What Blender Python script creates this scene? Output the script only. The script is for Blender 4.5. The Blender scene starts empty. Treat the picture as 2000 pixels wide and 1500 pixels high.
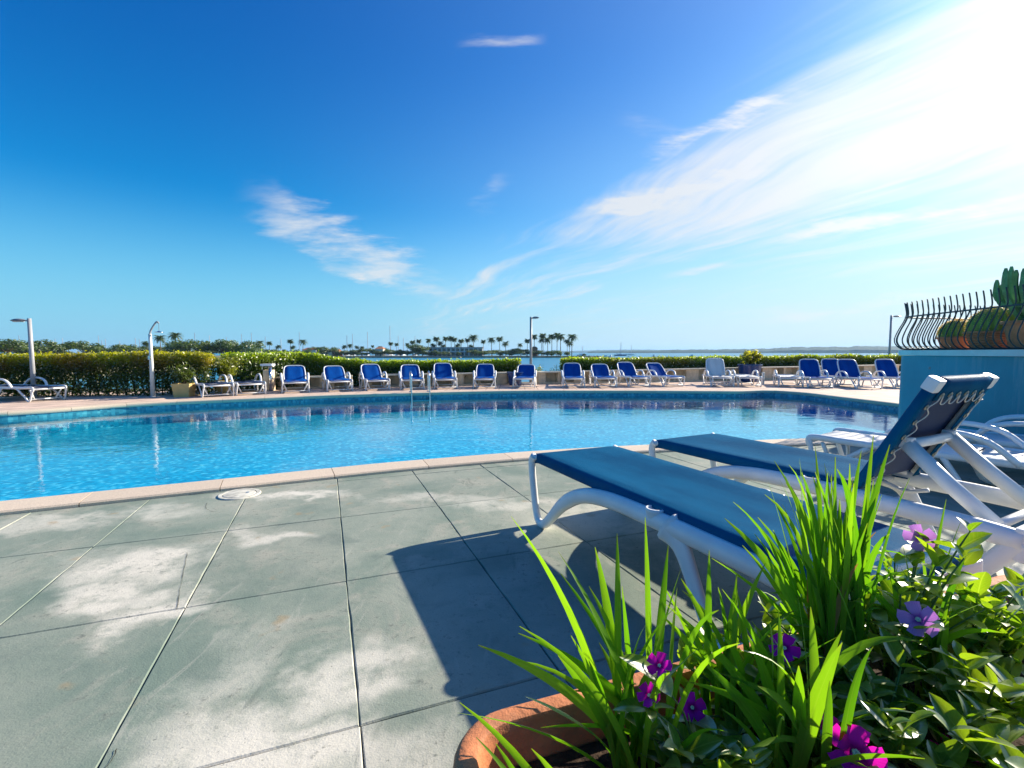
import bpy, bmesh, math, random
import numpy as np
from mathutils import Vector, Matrix
from mathutils.geometry import tessellate_polygon

R = math.radians
rng = random.Random(7)
nrg = np.random.default_rng(11)
SC = bpy.context.scene
COL = SC.collection

# ------------------------------------------------------------------ camera
CAM_H = 1.15
FPX = 932.0
HORIZON = 688.5
PITCH = math.atan((750 - HORIZON) / FPX)
cam_d = bpy.data.cameras.new('camera')
cam_d.sensor_width = 36
cam_d.lens = 36 * FPX / 2000
cam_d.clip_start = 0.02
cam_d.clip_end = 60000
cam = bpy.data.objects.new('camera', cam_d)
COL.objects.link(cam)
cam.location = (0, 0, CAM_H)
cam.rotation_euler = (R(90) - PITCH, 0, 0)
SC.camera = cam

# ------------------------------------------------------------------ light
SUN_AZ, SUN_EL = R(58), R(25)
SUNV = Vector((math.sin(SUN_AZ) * math.cos(SUN_EL), math.cos(SUN_AZ) * math.cos(SUN_EL), math.sin(SUN_EL)))
sun_d = bpy.data.lights.new('sun', 'SUN')
sun_d.energy = 5.0
sun_d.angle = R(0.5)
sun_d.color = (1.0, 0.90, 0.74)
sun = bpy.data.objects.new('sun', sun_d)
COL.objects.link(sun)
sun.rotation_euler = SUNV.to_track_quat('Z', 'Y').to_euler()
sun.location = (30, 20, 25)

SC.view_settings.view_transform = 'Standard'
SC.view_settings.look = 'None'
SC.view_settings.gamma = 1
SC.view_settings.use_curve_mapping = False
SC.view_settings.exposure = 0.97
SC.render.engine = 'CYCLES'
SC.cycles.use_denoising = True
SC.cycles.max_bounces = 6
SC.cycles.diffuse_bounces = 2
SC.cycles.glossy_bounces = 3
SC.cycles.transparent_max_bounces = 12
SC.cycles.volume_bounces = 0
SC.cycles.caustics_reflective = False
SC.cycles.caustics_refractive = False
SC.cycles.sample_clamp_indirect = 6


class NT:
    """small helper to wire shader nodes"""
    def __init__(self, tree):
        self.t = tree
        self.n = tree.nodes
        self.l = tree.links

    def new(self, kind, **kw):
        n = self.n.new(kind)
        for k, v in kw.items():
            setattr(n, k, v)
        return n

    def put(self, sock, v):
        if v is None:
            return
        if isinstance(v, bpy.types.NodeSocket):
            self.l.new(v, sock)
        else:
            if isinstance(v, (tuple, list)) and sock.type == 'RGBA' and len(v) == 3:
                v = (*v, 1)
            sock.default_value = v

    def math(self, op, a, b=None, c=None, clamp=False):
        n = self.new('ShaderNodeMath', operation=op, use_clamp=clamp)
        self.put(n.inputs[0], a)
        if b is not None:
            self.put(n.inputs[1], b)
        if c is not None:
            self.put(n.inputs[2], c)
        return n.outputs[0]

    def vmath(self, op, a, b=None, out=0):
        n = self.new('ShaderNodeVectorMath', operation=op)
        self.put(n.inputs[0], a)
        if b is not None:
            self.put(n.inputs[1], b)
        return n.outputs['Value'] if out == 'v' else n.outputs[0]

    def smooth(self, v, lo, hi, a=0.0, b=1.0):
        n = self.new('ShaderNodeMapRange', interpolation_type='SMOOTHSTEP')
        self.put(n.inputs[0], v)
        n.inputs[1].default_value = lo
        n.inputs[2].default_value = hi
        n.inputs[3].default_value = a
        n.inputs[4].default_value = b
        return n.outputs[0]

    def noise(self, vec, scale, detail=4, rough=0.55, dist=0.0, out=0):
        n = self.new('ShaderNodeTexNoise')
        self.put(n.inputs['Vector'], vec)
        n.inputs['Scale'].default_value = scale
        n.inputs['Detail'].default_value = detail
        n.inputs['Roughness'].default_value = rough
        n.inputs['Distortion'].default_value = dist
        return n.outputs[out]

    def mix(self, f, a, b, blend='MIX'):
        n = self.new('ShaderNodeMix', data_type='RGBA', blend_type=blend)
        self.put(n.inputs[0], f)
        self.put(n.inputs[6], a)
        self.put(n.inputs[7], b)
        return n.outputs[2]

    def scalev(self, vec, s):
        n = self.new('ShaderNodeVectorMath', operation='MULTIPLY')
        self.put(n.inputs[0], vec)
        n.inputs[1].default_value = s
        return n.outputs[0]

    def comb(self, x, y, z):
        n = self.new('ShaderNodeCombineXYZ')
        self.put(n.inputs[0], x)
        self.put(n.inputs[1], y)
        self.put(n.inputs[2], z)
        return n.outputs[0]

    def sep(self, v):
        n = self.new('ShaderNodeSeparateXYZ')
        self.put(n.inputs[0], v)
        return n.outputs

    def bump(self, h, strength=0.3, dist=0.01, normal=None):
        n = self.new('ShaderNodeBump')
        n.inputs['Strength'].default_value = strength
        n.inputs['Distance'].default_value = dist
        self.put(n.inputs['Height'], h)
        if normal is not None:
            self.put(n.inputs['Normal'], normal)
        return n.outputs[0]


# ------------------------------------------------------------------ sky
world = bpy.data.worlds.new('World')
SC.world = world
world.use_nodes = True
world.cycles.sampling_method = 'MANUAL'
world.cycles.sample_map_resolution = 512
w = NT(world.node_tree)
w.n.clear()
sky = w.new('ShaderNodeTexSky', sky_type='NISHITA')
sky.sun_disc = False
sky.sun_elevation = SUN_EL
sky.sun_rotation = SUN_AZ
sky.altitude = 0
sky.air_density = 1.0
sky.dust_density = 0.6
sky.ozone_density = 3.0
tc = w.new('ShaderNodeTexCoord')
D = w.vmath('NORMALIZE', tc.outputs['Generated'])
dx, dy, dz = w.sep(D)
hsv = w.new('ShaderNodeHueSaturation')
hsv.inputs['Saturation'].default_value = 1.25
hsv.inputs['Value'].default_value = 1.0
w.put(hsv.inputs['Color'], sky.outputs[0])
skyt = w.mix(w.smooth(dz, 0.12, 0.60), (0.04, 0.92, 1.16), (0.01, 0.68, 1.16))
skycol = w.mix(1.0, hsv.outputs[0], skyt, 'MULTIPLY')
cosS = w.math('MAXIMUM', w.vmath('DOT_PRODUCT', D, tuple(SUNV), out='v'), 0.0)
hzcol = w.mix(w.math('POWER', cosS, 1.8), (2.0, 4.3, 5.8), (6.4, 6.6, 6.6))
skycol = w.mix(w.smooth(dz, 0.0, 0.29, 0.95, 0.0), skycol, hzcol)
veil = w.math('MULTIPLY', w.math('MULTIPLY', w.math('POWER', cosS, 2.6), 0.80), w.smooth(dz, 0.20, 0.52, 1.0, 0.25))
skycol = w.mix(veil, skycol, (4.1, 5.1, 6.0))
# cirrus: a bank of ice cloud on a high plane, drawn out along one wind direction
zc = w.math('MAXIMUM', w.math('ADD', dz, 0.06), 0.03)
px = w.math('DIVIDE', dx, zc)
py = w.math('DIVIDE', dy, zc)
ST = R(-23)
al = w.math('ADD', w.math('MULTIPLY', px, math.sin(ST)), w.math('MULTIPLY', py, math.cos(ST)))
ac = w.math('SUBTRACT', w.math('MULTIPLY', px, math.cos(ST)), w.math('MULTIPLY', py, math.sin(ST)))
P0 = w.comb(w.math('MULTIPLY', ac, 1.0), w.math('MULTIPLY', al, 1.0), 0.0)
warp = w.noise(P0, 0.55, 2, 0.5, out=1)
wv = w.scalev(w.vmath('SUBTRACT', warp, (0.5, 0.5, 0.5)), (0.9, 0.9, 0.0))
Pw = w.vmath('ADD', P0, wv)
n1 = w.noise(w.scalev(Pw, (1.5, 0.34, 1)), 1.0, 5, 0.60)
n2 = w.noise(w.scalev(Pw, (5.5, 0.75, 1)), 1.0, 4, 0.62)
bank = w.math('MULTIPLY', w.smooth(ac, 1.12, 1.75), w.smooth(ac, 2.2, 3.3, 1.0, 0.42))
bank = w.math('MULTIPLY', bank, w.smooth(al, 1.2, 3.8, 1.0, 0.45))
body = w.math('ADD', w.math('MULTIPLY', n1, 0.55), w.math('MULTIPLY', n2, 0.45))
dens = w.smooth(w.math('ADD', body, w.math('MULTIPLY', bank, 0.30)), 0.55, 0.88)
dens = w.math('MULTIPLY', dens, w.smooth(ac, 1.0, 1.5))
# a few thin wisps away from the bank, held to small patches of sky
uu = w.math('DIVIDE', dx, w.math('MAXIMUM', dy, 0.05))
vv = w.math('DIVIDE', dz, w.math('MAXIMUM', dy, 0.05))
front = w.smooth(dy, 0.1, 0.3)


UV = w.comb(uu, vv, 0.0)
fnc = w.noise(w.scalev(UV, (3.4, 15.0, 1)), 1.0, 5, 0.66, out=1)
fa, fb, fc = w.sep(fnc)
fa = w.math('SUBTRACT', fa, 0.5)


def wisp(x0, y0, x1, y1, wid, amt):
    a = ((x0 - 1000) / FPX, (HORIZON - y0) / FPX)
    b = ((x1 - 1000) / FPX, (HORIZON - y1) / FPX)
    L = math.hypot(b[0] - a[0], b[1] - a[1])
    ex, ey = (b[0] - a[0]) / L, (b[1] - a[1]) / L
    s = w.math('MULTIPLY_ADD', uu, ex, w.math('MULTIPLY_ADD', vv, ey, -(a[0] * ex + a[1] * ey)))
    t = w.math('MULTIPLY_ADD', vv, ex, w.math('MULTIPLY_ADD', uu, -ey, -(a[1] * ex - a[0] * ey)))
    env = w.math('MULTIPLY', w.smooth(s, -0.02, L * 0.35), w.smooth(s, L * 0.7, L * 1.08, 1, 0))
    lat = w.smooth(w.math('ABSOLUTE', w.math('MULTIPLY_ADD', fa, wid * 4.0, t)), 0.0, wid, 1, 0)
    return w.math('MULTIPLY', w.math('MULTIPLY', env, lat), amt * 1.35)


wis = wisp(480, 385, 900, 590, 0.05, .75)
for args in ((640, 520, 880, 575, 0.018, 0.55), (1420, 640, 1900, 565, 0.018, 0.7), (905, 110, 1060, 100, 0.016, 0.45), (1180, 350, 1560, 200, 0.026, .8), (1080, 445, 1500, 330, 0.026, .7),
             (1200, 240, 1330, 290, 0.03, 0.25), (980, 350, 930, 430, 0.03, 0.25), (1420, 492, 2000, 385, 0.028, .8), (1290, 540, 1430, 515, 0.010, 0.5)):
    wis = w.math('ADD', wis, wisp(*args))
wis = w.math('MULTIPLY', wis, w.smooth(fb, 0.36, 0.68))
wis = w.math('MULTIPLY', wis, front)
lowfade = w.smooth(dz, 0.0, 0.10)
cd = w.math('MULTIPLY', w.math('ADD', dens, wis), lowfade, clamp=True)
glow = w.math('ADD', w.math('MULTIPLY', w.math('POWER', cosS, 10.0), 1.3), w.math('MULTIPLY', w.math('POWER', cosS, 45.0), 5.0))
cloudv = w.math('ADD', 5.6, w.math('MULTIPLY', w.math('POWER', cosS, 12.0), 4.0))
cloudc = w.mix(1.0, (1.0, 1.0, 1.0), w.comb(cloudv, cloudv, cloudv), 'MULTIPLY')
gl = w.comb(w.math('MULTIPLY', glow, 1.45), w.math('MULTIPLY', glow, 1.05), w.math('MULTIPLY', glow, 0.9))
skyg = w.vmath('ADD', skycol, gl)
fin = w.mix(w.math('MULTIPLY', cd, 0.85), skyg, cloudc)
bg = w.new('ShaderNodeBackground')
w.put(bg.inputs[0], fin)
bg.inputs[1].default_value = 0.078
wo = w.new('ShaderNodeOutputWorld')
w.l.new(bg.outputs[0], wo.inputs[0])


# ------------------------------------------------------------------ pixel helper
def ray(px_, py_):
    x = (px_ - 1000) / FPX
    z = -(py_ - 750) / FPX
    c, s = math.cos(PITCH), math.sin(PITCH)
    return Vector((x, c + z * s, z * c - s))


def G(px_, py_, z=0.0):
    d = ray(px_, py_)
    t = (z - CAM_H) / d.z
    return Vector((d.x * t, d.y * t, z))


def at(px_, py_, Y):
    """point on the pixel's ray at forward distance Y"""
    d = ray(px_, py_)
    t = Y / d.y
    return Vector((d.x * t, Y, CAM_H + d.z * t))


# ------------------------------------------------------------------ materials
MATS = {}


def mat(name):
    m = bpy.data.materials.new(name)
    m.use_nodes = True
    t = NT(m.node_tree)
    t.n.clear()
    out = t.new('ShaderNodeOutputMaterial')
    MATS[name] = m
    return m, t, out


def principled(name, col, rough=0.6, spec=0.5, metal=0.0, var=0.0, vscale=6.0, bump=0.0, bscale=60.0, rvar=0.0, extra=None):
    m, t, out = mat(name)
    p = t.new('ShaderNodeBsdfPrincipled')
    geo = t.new('ShaderNodeNewGeometry')
    tcn = t.new('ShaderNodeTexCoord')
    vec = tcn.outputs['Object']
    c = col
    if var:
        nz = t.noise(vec, vscale, 5, 0.6)
        lo = tuple(max(0, x * (1 - var)) for x in col)
        hi = tuple(min(1, x * (1 + var)) for x in col)
        c = t.mix(t.smooth(nz, 0.3, 0.7), lo, hi)
    if rvar:
        oi = t.new('ShaderNodeObjectInfo')
        f = t.math('ADD', 1 - rvar, t.math('MULTIPLY', oi.outputs['Random'], 2 * rvar))
        c = t.mix(1.0, c, t.comb(f, f, f), 'MULTIPLY')
    if extra:
        c = extra(t, c, vec)
    t.put(p.inputs['Base Color'], c)
    p.inputs['Roughness'].default_value = rough
    p.inputs['Specular IOR Level'].default_value = spec
    p.inputs['Metallic'].default_value = metal
    if bump:
        b = t.bump(t.noise(vec, bscale, 4, 0.6), bump, 0.01)
        t.put(p.inputs['Normal'], b)
    t.l.new(p.outputs[0], out.inputs[0])
    return m


def leaf_mat(name, col, col2, trans=0.5, rough=0.4, attr=None, stripes=False, tcol=None, gloss=0.4, throat=None, veins=False):
    """thin leaf: reflects and lets light through"""
    m, t, out = mat(name)
    if attr:
        a = t.new('ShaderNodeAttribute', attribute_name=attr)
        c = a.outputs['Color']
    else:
        oi = t.new('ShaderNodeObjectInfo')
        c = t.mix(oi.outputs['Random'], col, col2)
    if stripes:
        uv = t.new('ShaderNodeUVMap')
        u, v, _ = t.sep(uv.outputs[0])
        st = t.noise(t.comb(t.math('MULTIPLY', u, 26.0), t.math('MULTIPLY', v, 1.2), 0), 1.0, 2)
        blot = t.noise(t.comb(t.math('MULTIPLY', u, 2.0), t.math('MULTIPLY', v, 7.0), 0), 1.0, 3)
        f = t.math('ADD', 0.78, t.math('ADD', t.math('MULTIPLY', st, 0.25), t.math('MULTIPLY', blot, 0.22)))
        c = t.mix(1.0, c, t.comb(f, f, f), 'MULTIPLY')
        dry = t.math('MULTIPLY', t.smooth(v, 0.9, 1.0), t.smooth(blot, 0.42, 0.6))
        c = t.mix(dry, c, (0.25, 0.17, 0.06))
        rib = t.smooth(t.math('ABSOLUTE', t.math('SUBTRACT', u, 0.5)), 0.0, 0.06, 0.25, 0)
        c = t.mix(rib, c, (0.30, 0.40, 0.10))
    if throat:
        ox, oy, oz = t.sep(t.new('ShaderNodeTexCoord').outputs['Object'])
        c = t.mix(t.smooth(ox, 0.002, 0.011), throat, c)
        ln = t.noise(t.comb(t.math('MULTIPLY', ox, 60.0), t.math('MULTIPLY', oy, 900.0), 0), 1.0, 2)
        c = t.mix(t.smooth(ln, 0.5, 0.7, 0, 0.3), c, throat)
    if veins:
        ox, oy, oz = t.sep(t.new('ShaderNodeTexCoord').outputs['Object'])
        ay = t.math('ABSOLUTE', oy)
        mid = t.smooth(ay, 0.0004, 0.0016, 1, 0)
        lat = t.math('SINE', t.math('MULTIPLY', t.math('SUBTRACT', ox, t.math('MULTIPLY', ay, 0.9)), 720.0))
        vn = t.math('MAXIMUM', mid, t.smooth(lat, 0.86, 1.0, 0, 0.45))
        blot = t.noise(t.comb(t.math('MULTIPLY', ox, 60.0), t.math('MULTIPLY', oy, 60.0), t.math('MULTIPLY', oi.outputs['Random'], 50.0)), 1.0, 3)
        c = t.mix(t.smooth(blot, 0.5, 0.75, 0, 0.4), c, (0.30, 0.36, 0.03))
        c = t.mix(t.math('MULTIPLY', vn, 0.55), c, (0.34, 0.46, 0.10))
    d = t.new('ShaderNodeBsdfDiffuse')
    t.put(d.inputs[0], c)
    tr = t.new('ShaderNodeBsdfTranslucent')
    tc_ = t.mix(1.0, c, tcol or (1.5, 1.5, 0.35), 'MULTIPLY')
    t.put(tr.inputs[0], tc_)
    g = t.new('ShaderNodeBsdfGlossy')
    g.inputs['Roughness'].default_value = rough
    g.inputs[0].default_value = (1, 1, 1, 1)
    mx = t.new('ShaderNodeMixShader')
    mx.inputs[0].default_value = trans
    t.l.new(d.outputs[0], mx.inputs[1])
    t.l.new(tr.outputs[0], mx.inputs[2])
    fr = t.new('ShaderNodeFresnel')
    fr.inputs[0].default_value = 1.38
    mg = t.new('ShaderNodeMixShader')
    t.put(mg.inputs[0], t.math('MULTIPLY', fr.outputs[0], gloss))
    t.l.new(mx.outputs[0], mg.inputs[1])
    t.l.new(g.outputs[0], mg.inputs[2])
    t.l.new(mg.outputs[0], out.inputs[0])
    return m


# --- weathered concrete of the near deck
def make_concrete():
    m, t, out = mat('weathered_concrete')
    geo = t.new('ShaderNodeNewGeometry')
    P = geo.outputs['Position']
    oi = t.new('ShaderNodeObjectInfo')
    big = t.noise(P, 0.9, 5, 0.6, 0.4)
    mid = t.noise(P, 3.2, 6, 0.62, 0.6)
    c = t.mix(t.smooth(big, 0.32, 0.68), (0.160, 0.215, 0.170), (0.310, 0.330, 0.265))
    c = t.mix(t.smooth(mid, 0.48, 0.74, 0, 0.7), c, (0.39, 0.37, 0.30))
    c = t.mix(t.smooth(mid, 0.46, 0.22, 0, 0.55), c, (0.115, 0.155, 0.13))
    # bleached, limy stains with their own shapes
    stain = None
    wob = t.noise(P, 2.6, 4, 0.6, out=1)
    Pd = t.vmath('ADD', P, t.scalev(t.vmath('SUBTRACT', wob, (.5, .5, .5)), (0.75, 0.75, 0)))
    spots = [(275, 1105, .30, .22, 1.0), (225, 1165, .20, .13, .9), (290, 1205, .12, .15, .85), (330, 1090, .12, .12, .8), (130, 1015, .32, .10, .55),
             (565, 968, .42, .085, .9), (300, 1000, .24, .12, .5), (530, 1045, .22, .10, .7), (690, 1300, .14, .2, .7),
             (560, 1450, .4, .12, .95), (860, 975, .5, .09, .45), (1000, 985, .4, .12, .5), (640, 1330, .10, .18, .6),
             (1180, 1010, .5, .4, .5), (1980, 1190, .8, .6, .8), (430, 1330, .12, .22, .35), (60, 1030, .4, .09, .5)]
    for sx, sy, rx, ry, amt in spots:
        g = G(sx, sy)
        q = t.vmath('SUBTRACT', Pd, tuple(g))
        q = t.vmath('MULTIPLY', q, (1 / rx, 1 / ry, 0))
        f = t.smooth(t.vmath('LENGTH', q, out='v'), 0.35, 1.7, min(1, amt * 1.2), 0)
        stain = f if stain is None else t.math('MAXIMUM', stain, f)
    brk = t.noise(P, 5.0, 6, 0.68)
    fine = t.noise(P, 26.0, 5, 0.7)
    sm = t.math('MULTIPLY', stain, t.smooth(brk, 0.24, 0.54))
    c = t.mix(t.math('MULTIPLY', sm, 0.95), c, (0.66, 0.62, 0.52))
    # pitted worn zone
    pit = t.math('MULTIPLY', t.smooth(fine, 0.54, 0.70), t.smooth(mid, 0.42, 0.62))
    c = t.mix(t.math('MULTIPLY', pit, 0.75), c, (0.10, 0.115, 0.10))
    scuff = t.noise(t.scalev(P, (9.0, 2.2, 1)), 1.0, 5, 0.7, 0.8)
    c = t.mix(t.smooth(scuff, 0.58, 0.72, 0, 0.35), c, (0.46, 0.44, 0.37))
    c = t.mix(t.smooth(scuff, 0.40, 0.28, 0, 0.45), c, (0.105, 0.13, 0.105))
    rust = t.math('MULTIPLY', t.smooth(t.noise(P, 4.3, 3, 0.5), 0.66, 0.75), 0.45)
    c = t.mix(rust, c, (0.36, 0.24, 0.11))
    speck = t.smooth(t.noise(P, 70.0, 3, 0.6), 0.62, 0.72, 0, 0.5)
    c = t.mix(speck, c, (0.08, 0.09, 0.08))
    gr = t.noise(P, 160.0, 2, 0.5)
    f = t.math('ADD', t.math('ADD', 0.80, t.math('MULTIPLY', gr, 0.26)), t.math('MULTIPLY', oi.outputs['Random'], 0.13))
    c = t.mix(1.0, c, t.comb(f, f, f), 'MULTIPLY')
    p = t.new('ShaderNodeBsdfPrincipled')
    t.put(p.inputs['Base Color'], c)
    t.put(p.inputs['Roughness'], t.math('ADD', 0.62, t.math('MULTIPLY', mid, 0.25)))
    p.inputs['Specular IOR Level'].default_value = 0.35
    h = t.math('ADD', t.math('MULTIPLY', fine, 0.6), t.math('ADD', t.math('MULTIPLY', gr, 0.3), t.math('MULTIPLY', mid, 1.2)))
    t.put(p.inputs['Normal'], t.bump(h, 0.5, 0.006))
    t.l.new(p.outputs[0], out.inputs[0])
    return m


def make_water(name, tint, bscales, rough=0.02, ior=1.33):
    m, t, out = mat(name)
    geo = t.new('ShaderNodeNewGeometry')
    P = geo.outputs['Position']
    nrm = None
    for (sc, stretch, st, dist) in bscales:
        h = t.noise(t.scalev(P, stretch), sc, 3, 0.5, 0.3)
        nrm = t.bump(h, st, dist, nrm)
    # Schlick reflectance, the same from above and below (the water does not bend light here)
    cs = t.math('ABSOLUTE', t.vmath('DOT_PRODUCT', geo.outputs['Incoming'], nrm, out='v'), clamp=True)
    frs = t.math('MULTIPLY_ADD', t.math('POWER', t.math('SUBTRACT', 1.0, cs), 5.0), 0.98, 0.02)
    tr = t.new('ShaderNodeBsdfTransparent')
    tr.inputs[0].default_value = (*tint, 1)
    g = t.new('ShaderNodeBsdfGlossy')
    g.inputs['Roughness'].default_value = rough
    t.put(g.inputs['Normal'], nrm)
    mx = t.new('ShaderNodeMixShader')
    t.put(mx.inputs[0], frs)
    t.l.new(tr.outputs[0], mx.inputs[1])
    t.l.new(g.outputs[0], mx.inputs[2])
    t.l.new(mx.outputs[0], out.inputs[0])
    return m


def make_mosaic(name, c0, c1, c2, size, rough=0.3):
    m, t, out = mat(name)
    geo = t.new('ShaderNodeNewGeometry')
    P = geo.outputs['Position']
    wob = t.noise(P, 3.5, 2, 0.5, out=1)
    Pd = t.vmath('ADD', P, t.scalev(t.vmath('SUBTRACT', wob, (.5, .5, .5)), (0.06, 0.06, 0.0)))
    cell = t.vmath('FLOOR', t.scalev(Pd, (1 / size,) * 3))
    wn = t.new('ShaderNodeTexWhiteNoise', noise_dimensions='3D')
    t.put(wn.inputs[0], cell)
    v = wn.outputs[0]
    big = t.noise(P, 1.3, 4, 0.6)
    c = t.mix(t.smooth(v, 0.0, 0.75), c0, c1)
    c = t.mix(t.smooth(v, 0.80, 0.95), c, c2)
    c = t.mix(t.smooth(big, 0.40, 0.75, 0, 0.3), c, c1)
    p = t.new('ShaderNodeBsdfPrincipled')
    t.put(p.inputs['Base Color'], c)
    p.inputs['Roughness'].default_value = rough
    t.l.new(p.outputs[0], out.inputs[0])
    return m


def make_sea():
    m, t, out = mat('sea_water')
    geo = t.new('ShaderNodeNewGeometry')
    P = geo.outputs['Position']
    h = t.noise(t.scalev(P, (0.25, 0.6, 1)), 1.0, 5, 0.6)
    nrm = t.bump(h, 0.25, 0.4)
    p = t.new('ShaderNodeBsdfPrincipled')
    big = t.noise(t.scalev(P, (0.004, 0.012, 1)), 1.0, 4, 0.6)
    c = t.mix(t.smooth(big, 0.3, 0.7), (0.015, 0.17, 0.32), (0.03, 0.25, 0.38))
    t.put(p.inputs['Base Color'], c)
    p.inputs['Roughness'].default_value = 0.28
    p.inputs['IOR'].default_value = 1.33
    t.put(p.inputs['Normal'], nrm)
    t.l.new(p.outputs[0], out.inputs[0])
    return m


def joint_tiles(t, c, vec):
    geo = t.new('ShaderNodeNewGeometry')
    br = t.new('ShaderNodeTexBrick')
    br.offset = 0.0
    t.put(br.inputs['Vector'], geo.outputs['Position'])
    br.inputs['Scale'].default_value = 1.0
    br.inputs['Brick Width'].default_value = 0.4
    br.inputs['Row Height'].default_value = 0.4
    br.inputs['Mortar Size'].default_value = 0.012
    br.inputs['Color1'].default_value = (0.86, 0.86, 0.86, 1)
    br.inputs['Color2'].default_value = (1.08, 1.06, 1.04, 1)
    br.inputs['Mortar'].default_value = (0.5, 0.48, 0.46, 1)
    return t.mix(1.0, c, br.outputs[0], 'MULTIPLY')


def drips(t, c, vec):
    x, y, z = t.sep(vec)
    n = t.noise(t.comb(t.math('MULTIPLY', t.math('ADD', x, y), 5.0), 0.0, t.math('MULTIPLY', z, 0.6)), 1.0, 5, 0.65)
    c = t.mix(t.smooth(n, 0.52, 0.75, 0, 0.45), c, (0.30, 0.42, 0.45))
    n2 = t.noise(vec, 2.2, 6, 0.7)
    return t.mix(t.smooth(n2, 0.60, 0.78, 0, 0.4), c, (0.10, 0.20, 0.24))


make_concrete()
principled('mortar_bed', (0.17, 0.165, 0.135), 0.9, 0.2, var=0.4, vscale=15)
principled('far_paving', (0.70, 0.53, 0.42), 0.7, 0.3, var=0.12, vscale=2.5, bump=0.2, extra=joint_tiles)
principled('coping_granite', (0.66, 0.53, 0.39), 0.55, 0.4, var=0.16, vscale=120, bump=0.15, bscale=200, rvar=0.06)
principled('precast_stone', (0.76, 0.60, 0.40), 0.75, 0.3, var=0.16, vscale=5, bump=0.3, bscale=90)
principled('ledge_stone', (0.74, 0.66, 0.50), 0.7, 0.3, var=0.12, vscale=8, bump=0.2)
make_water('pool_water', (0.55, 0.93, 1.0), [(1.1, (1, 1.5, 1), 0.25, 0.03), (5.5, (1, 1.4, 1), 0.22, 0.010), (16.0, (1, 1, 1), 0.15, 0.004)])
make_mosaic('pool_mosaic_glints', (0.004, 0.34, 0.52), (0.02, 0.58, 0.78), (0.36, 0.88, 0.96), 0.05)  # random blue tiles; wide contrast and big cells paint in bright ripple light
make_mosaic('waterline_mosaic', (0.02, 0.17, 0.25), (0.05, 0.32, 0.42), (0.10, 0.44, 0.52), 0.045)
make_sea()
principled('white_resin', (0.78, 0.78, 0.77), 0.38, 0.5, var=0.05, vscale=8, bump=0.04, bscale=40)
principled('steel', (0.62, 0.63, 0.65), 0.18, 0.5, metal=1.0)
principled('grey_paint', (0.36, 0.36, 0.37), 0.45, 0.5, var=0.1)
principled('lamp_grey', (0.22, 0.22, 0.23), 0.4, 0.5)
principled('rail_iron', (0.035, 0.045, 0.04), 0.5, 0.5, var=0.4, vscale=20)
def clay_salts(t, c, vec):
    n = t.noise(vec, 5.0, 6, 0.7)
    c = t.mix(t.smooth(n, 0.55, 0.75, 0, 0.35), c, (0.66, 0.42, 0.28))
    n2 = t.noise(vec, 22.0, 5, 0.7)
    c = t.mix(t.smooth(n2, 0.60, 0.76, 0, 0.5), c, (0.24, 0.10, 0.05))
    return c


principled('terracotta', (0.58, 0.21, 0.09), 0.72, 0.3, var=0.18, vscale=9, bump=0.35, bscale=60, extra=clay_salts)
principled('tan_plastic', (0.62, 0.44, 0.17), 0.6, 0.4, var=0.08)
principled('navy_glaze', (0.012, 0.045, 0.16), 0.25, 0.5)
principled('soil', (0.045, 0.028, 0.018), 0.95, 0.2, var=0.5, vscale=30, bump=1.0, bscale=50)
principled('wall_blue', (0.045, 0.265, 0.335), 0.6, 0.4, var=0.10, vscale=1.5, bump=0.25, bscale=30, extra=drips)
principled('white_paint', (0.72, 0.71, 0.66), 0.6, 0.4, var=0.08, vscale=4)
principled('cord_white', (0.62, 0.60, 0.54), 0.7, 0.3)
principled('brass_ring', (0.42, 0.40, 0.32), 0.35, 0.5, metal=0.7)
principled('bark', (0.13, 0.095, 0.06), 0.9, 0.2, var=0.3, vscale=8)
principled('palm_bark', (0.20, 0.155, 0.105), 0.9, 0.2, var=0.3, vscale=4)
principled('twig', (0.07, 0.055, 0.035), 0.9, 0.2)
principled('stem_green', (0.10, 0.16, 0.04), 0.6, 0.3)
principled('dry_stem', (0.20, 0.11, 0.05), 0.8, 0.2, var=0.3)
principled('cactus_green', (0.17, 0.33, 0.12), 0.55, 0.4, var=0.25, vscale=12)
principled('barrel_green', (0.27, 0.36, 0.07), 0.6, 0.3, var=0.2)
leaf_mat('spine_gold', (0.75, 0.56, 0.13), (0.78, 0.60, 0.18), 0.6, 0.5, tcol=(1.4, 1.3, 0.8))
principled('land', (0.20, 0.19, 0.13), 0.9, 0.2, var=0.35, vscale=0.2)
principled('rock', (0.26, 0.23, 0.19), 0.9, 0.2, var=0.3, vscale=0.8, bump=0.5, bscale=2)
principled('hill_green', (0.030, 0.060, 0.040), 0.95, 0.1, var=0.5, vscale=0.02)
principled('bright_wall', (0.74, 0.70, 0.62), 0.8, 0.3, var=0.06)
principled('roof_tile', (0.42, 0.18, 0.09), 0.8, 0.2, var=0.2, vscale=3)
principled('dark_glass', (0.07, 0.12, 0.14), 0.15, 0.6)
principled('hull_white', (0.75, 0.76, 0.78), 0.35, 0.5)
principled('hull_blue', (0.04, 0.14, 0.30), 0.35, 0.5)
principled('mast_metal', (0.40, 0.42, 0.45), 0.4, 0.5, metal=0.3)
principled('crack_dirt', (0.055, 0.055, 0.045), 0.95, 0.1)
principled('petal_magenta', (0.52, 0.01, 0.36), 0.5, 0.3)
principled('petal_eye', (0.70, 0.62, 0.45), 0.5, 0.3)
principled('joint_filler', (0.56, 0.54, 0.46), 0.9, 0.2, var=0.25, vscale=18)


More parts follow.
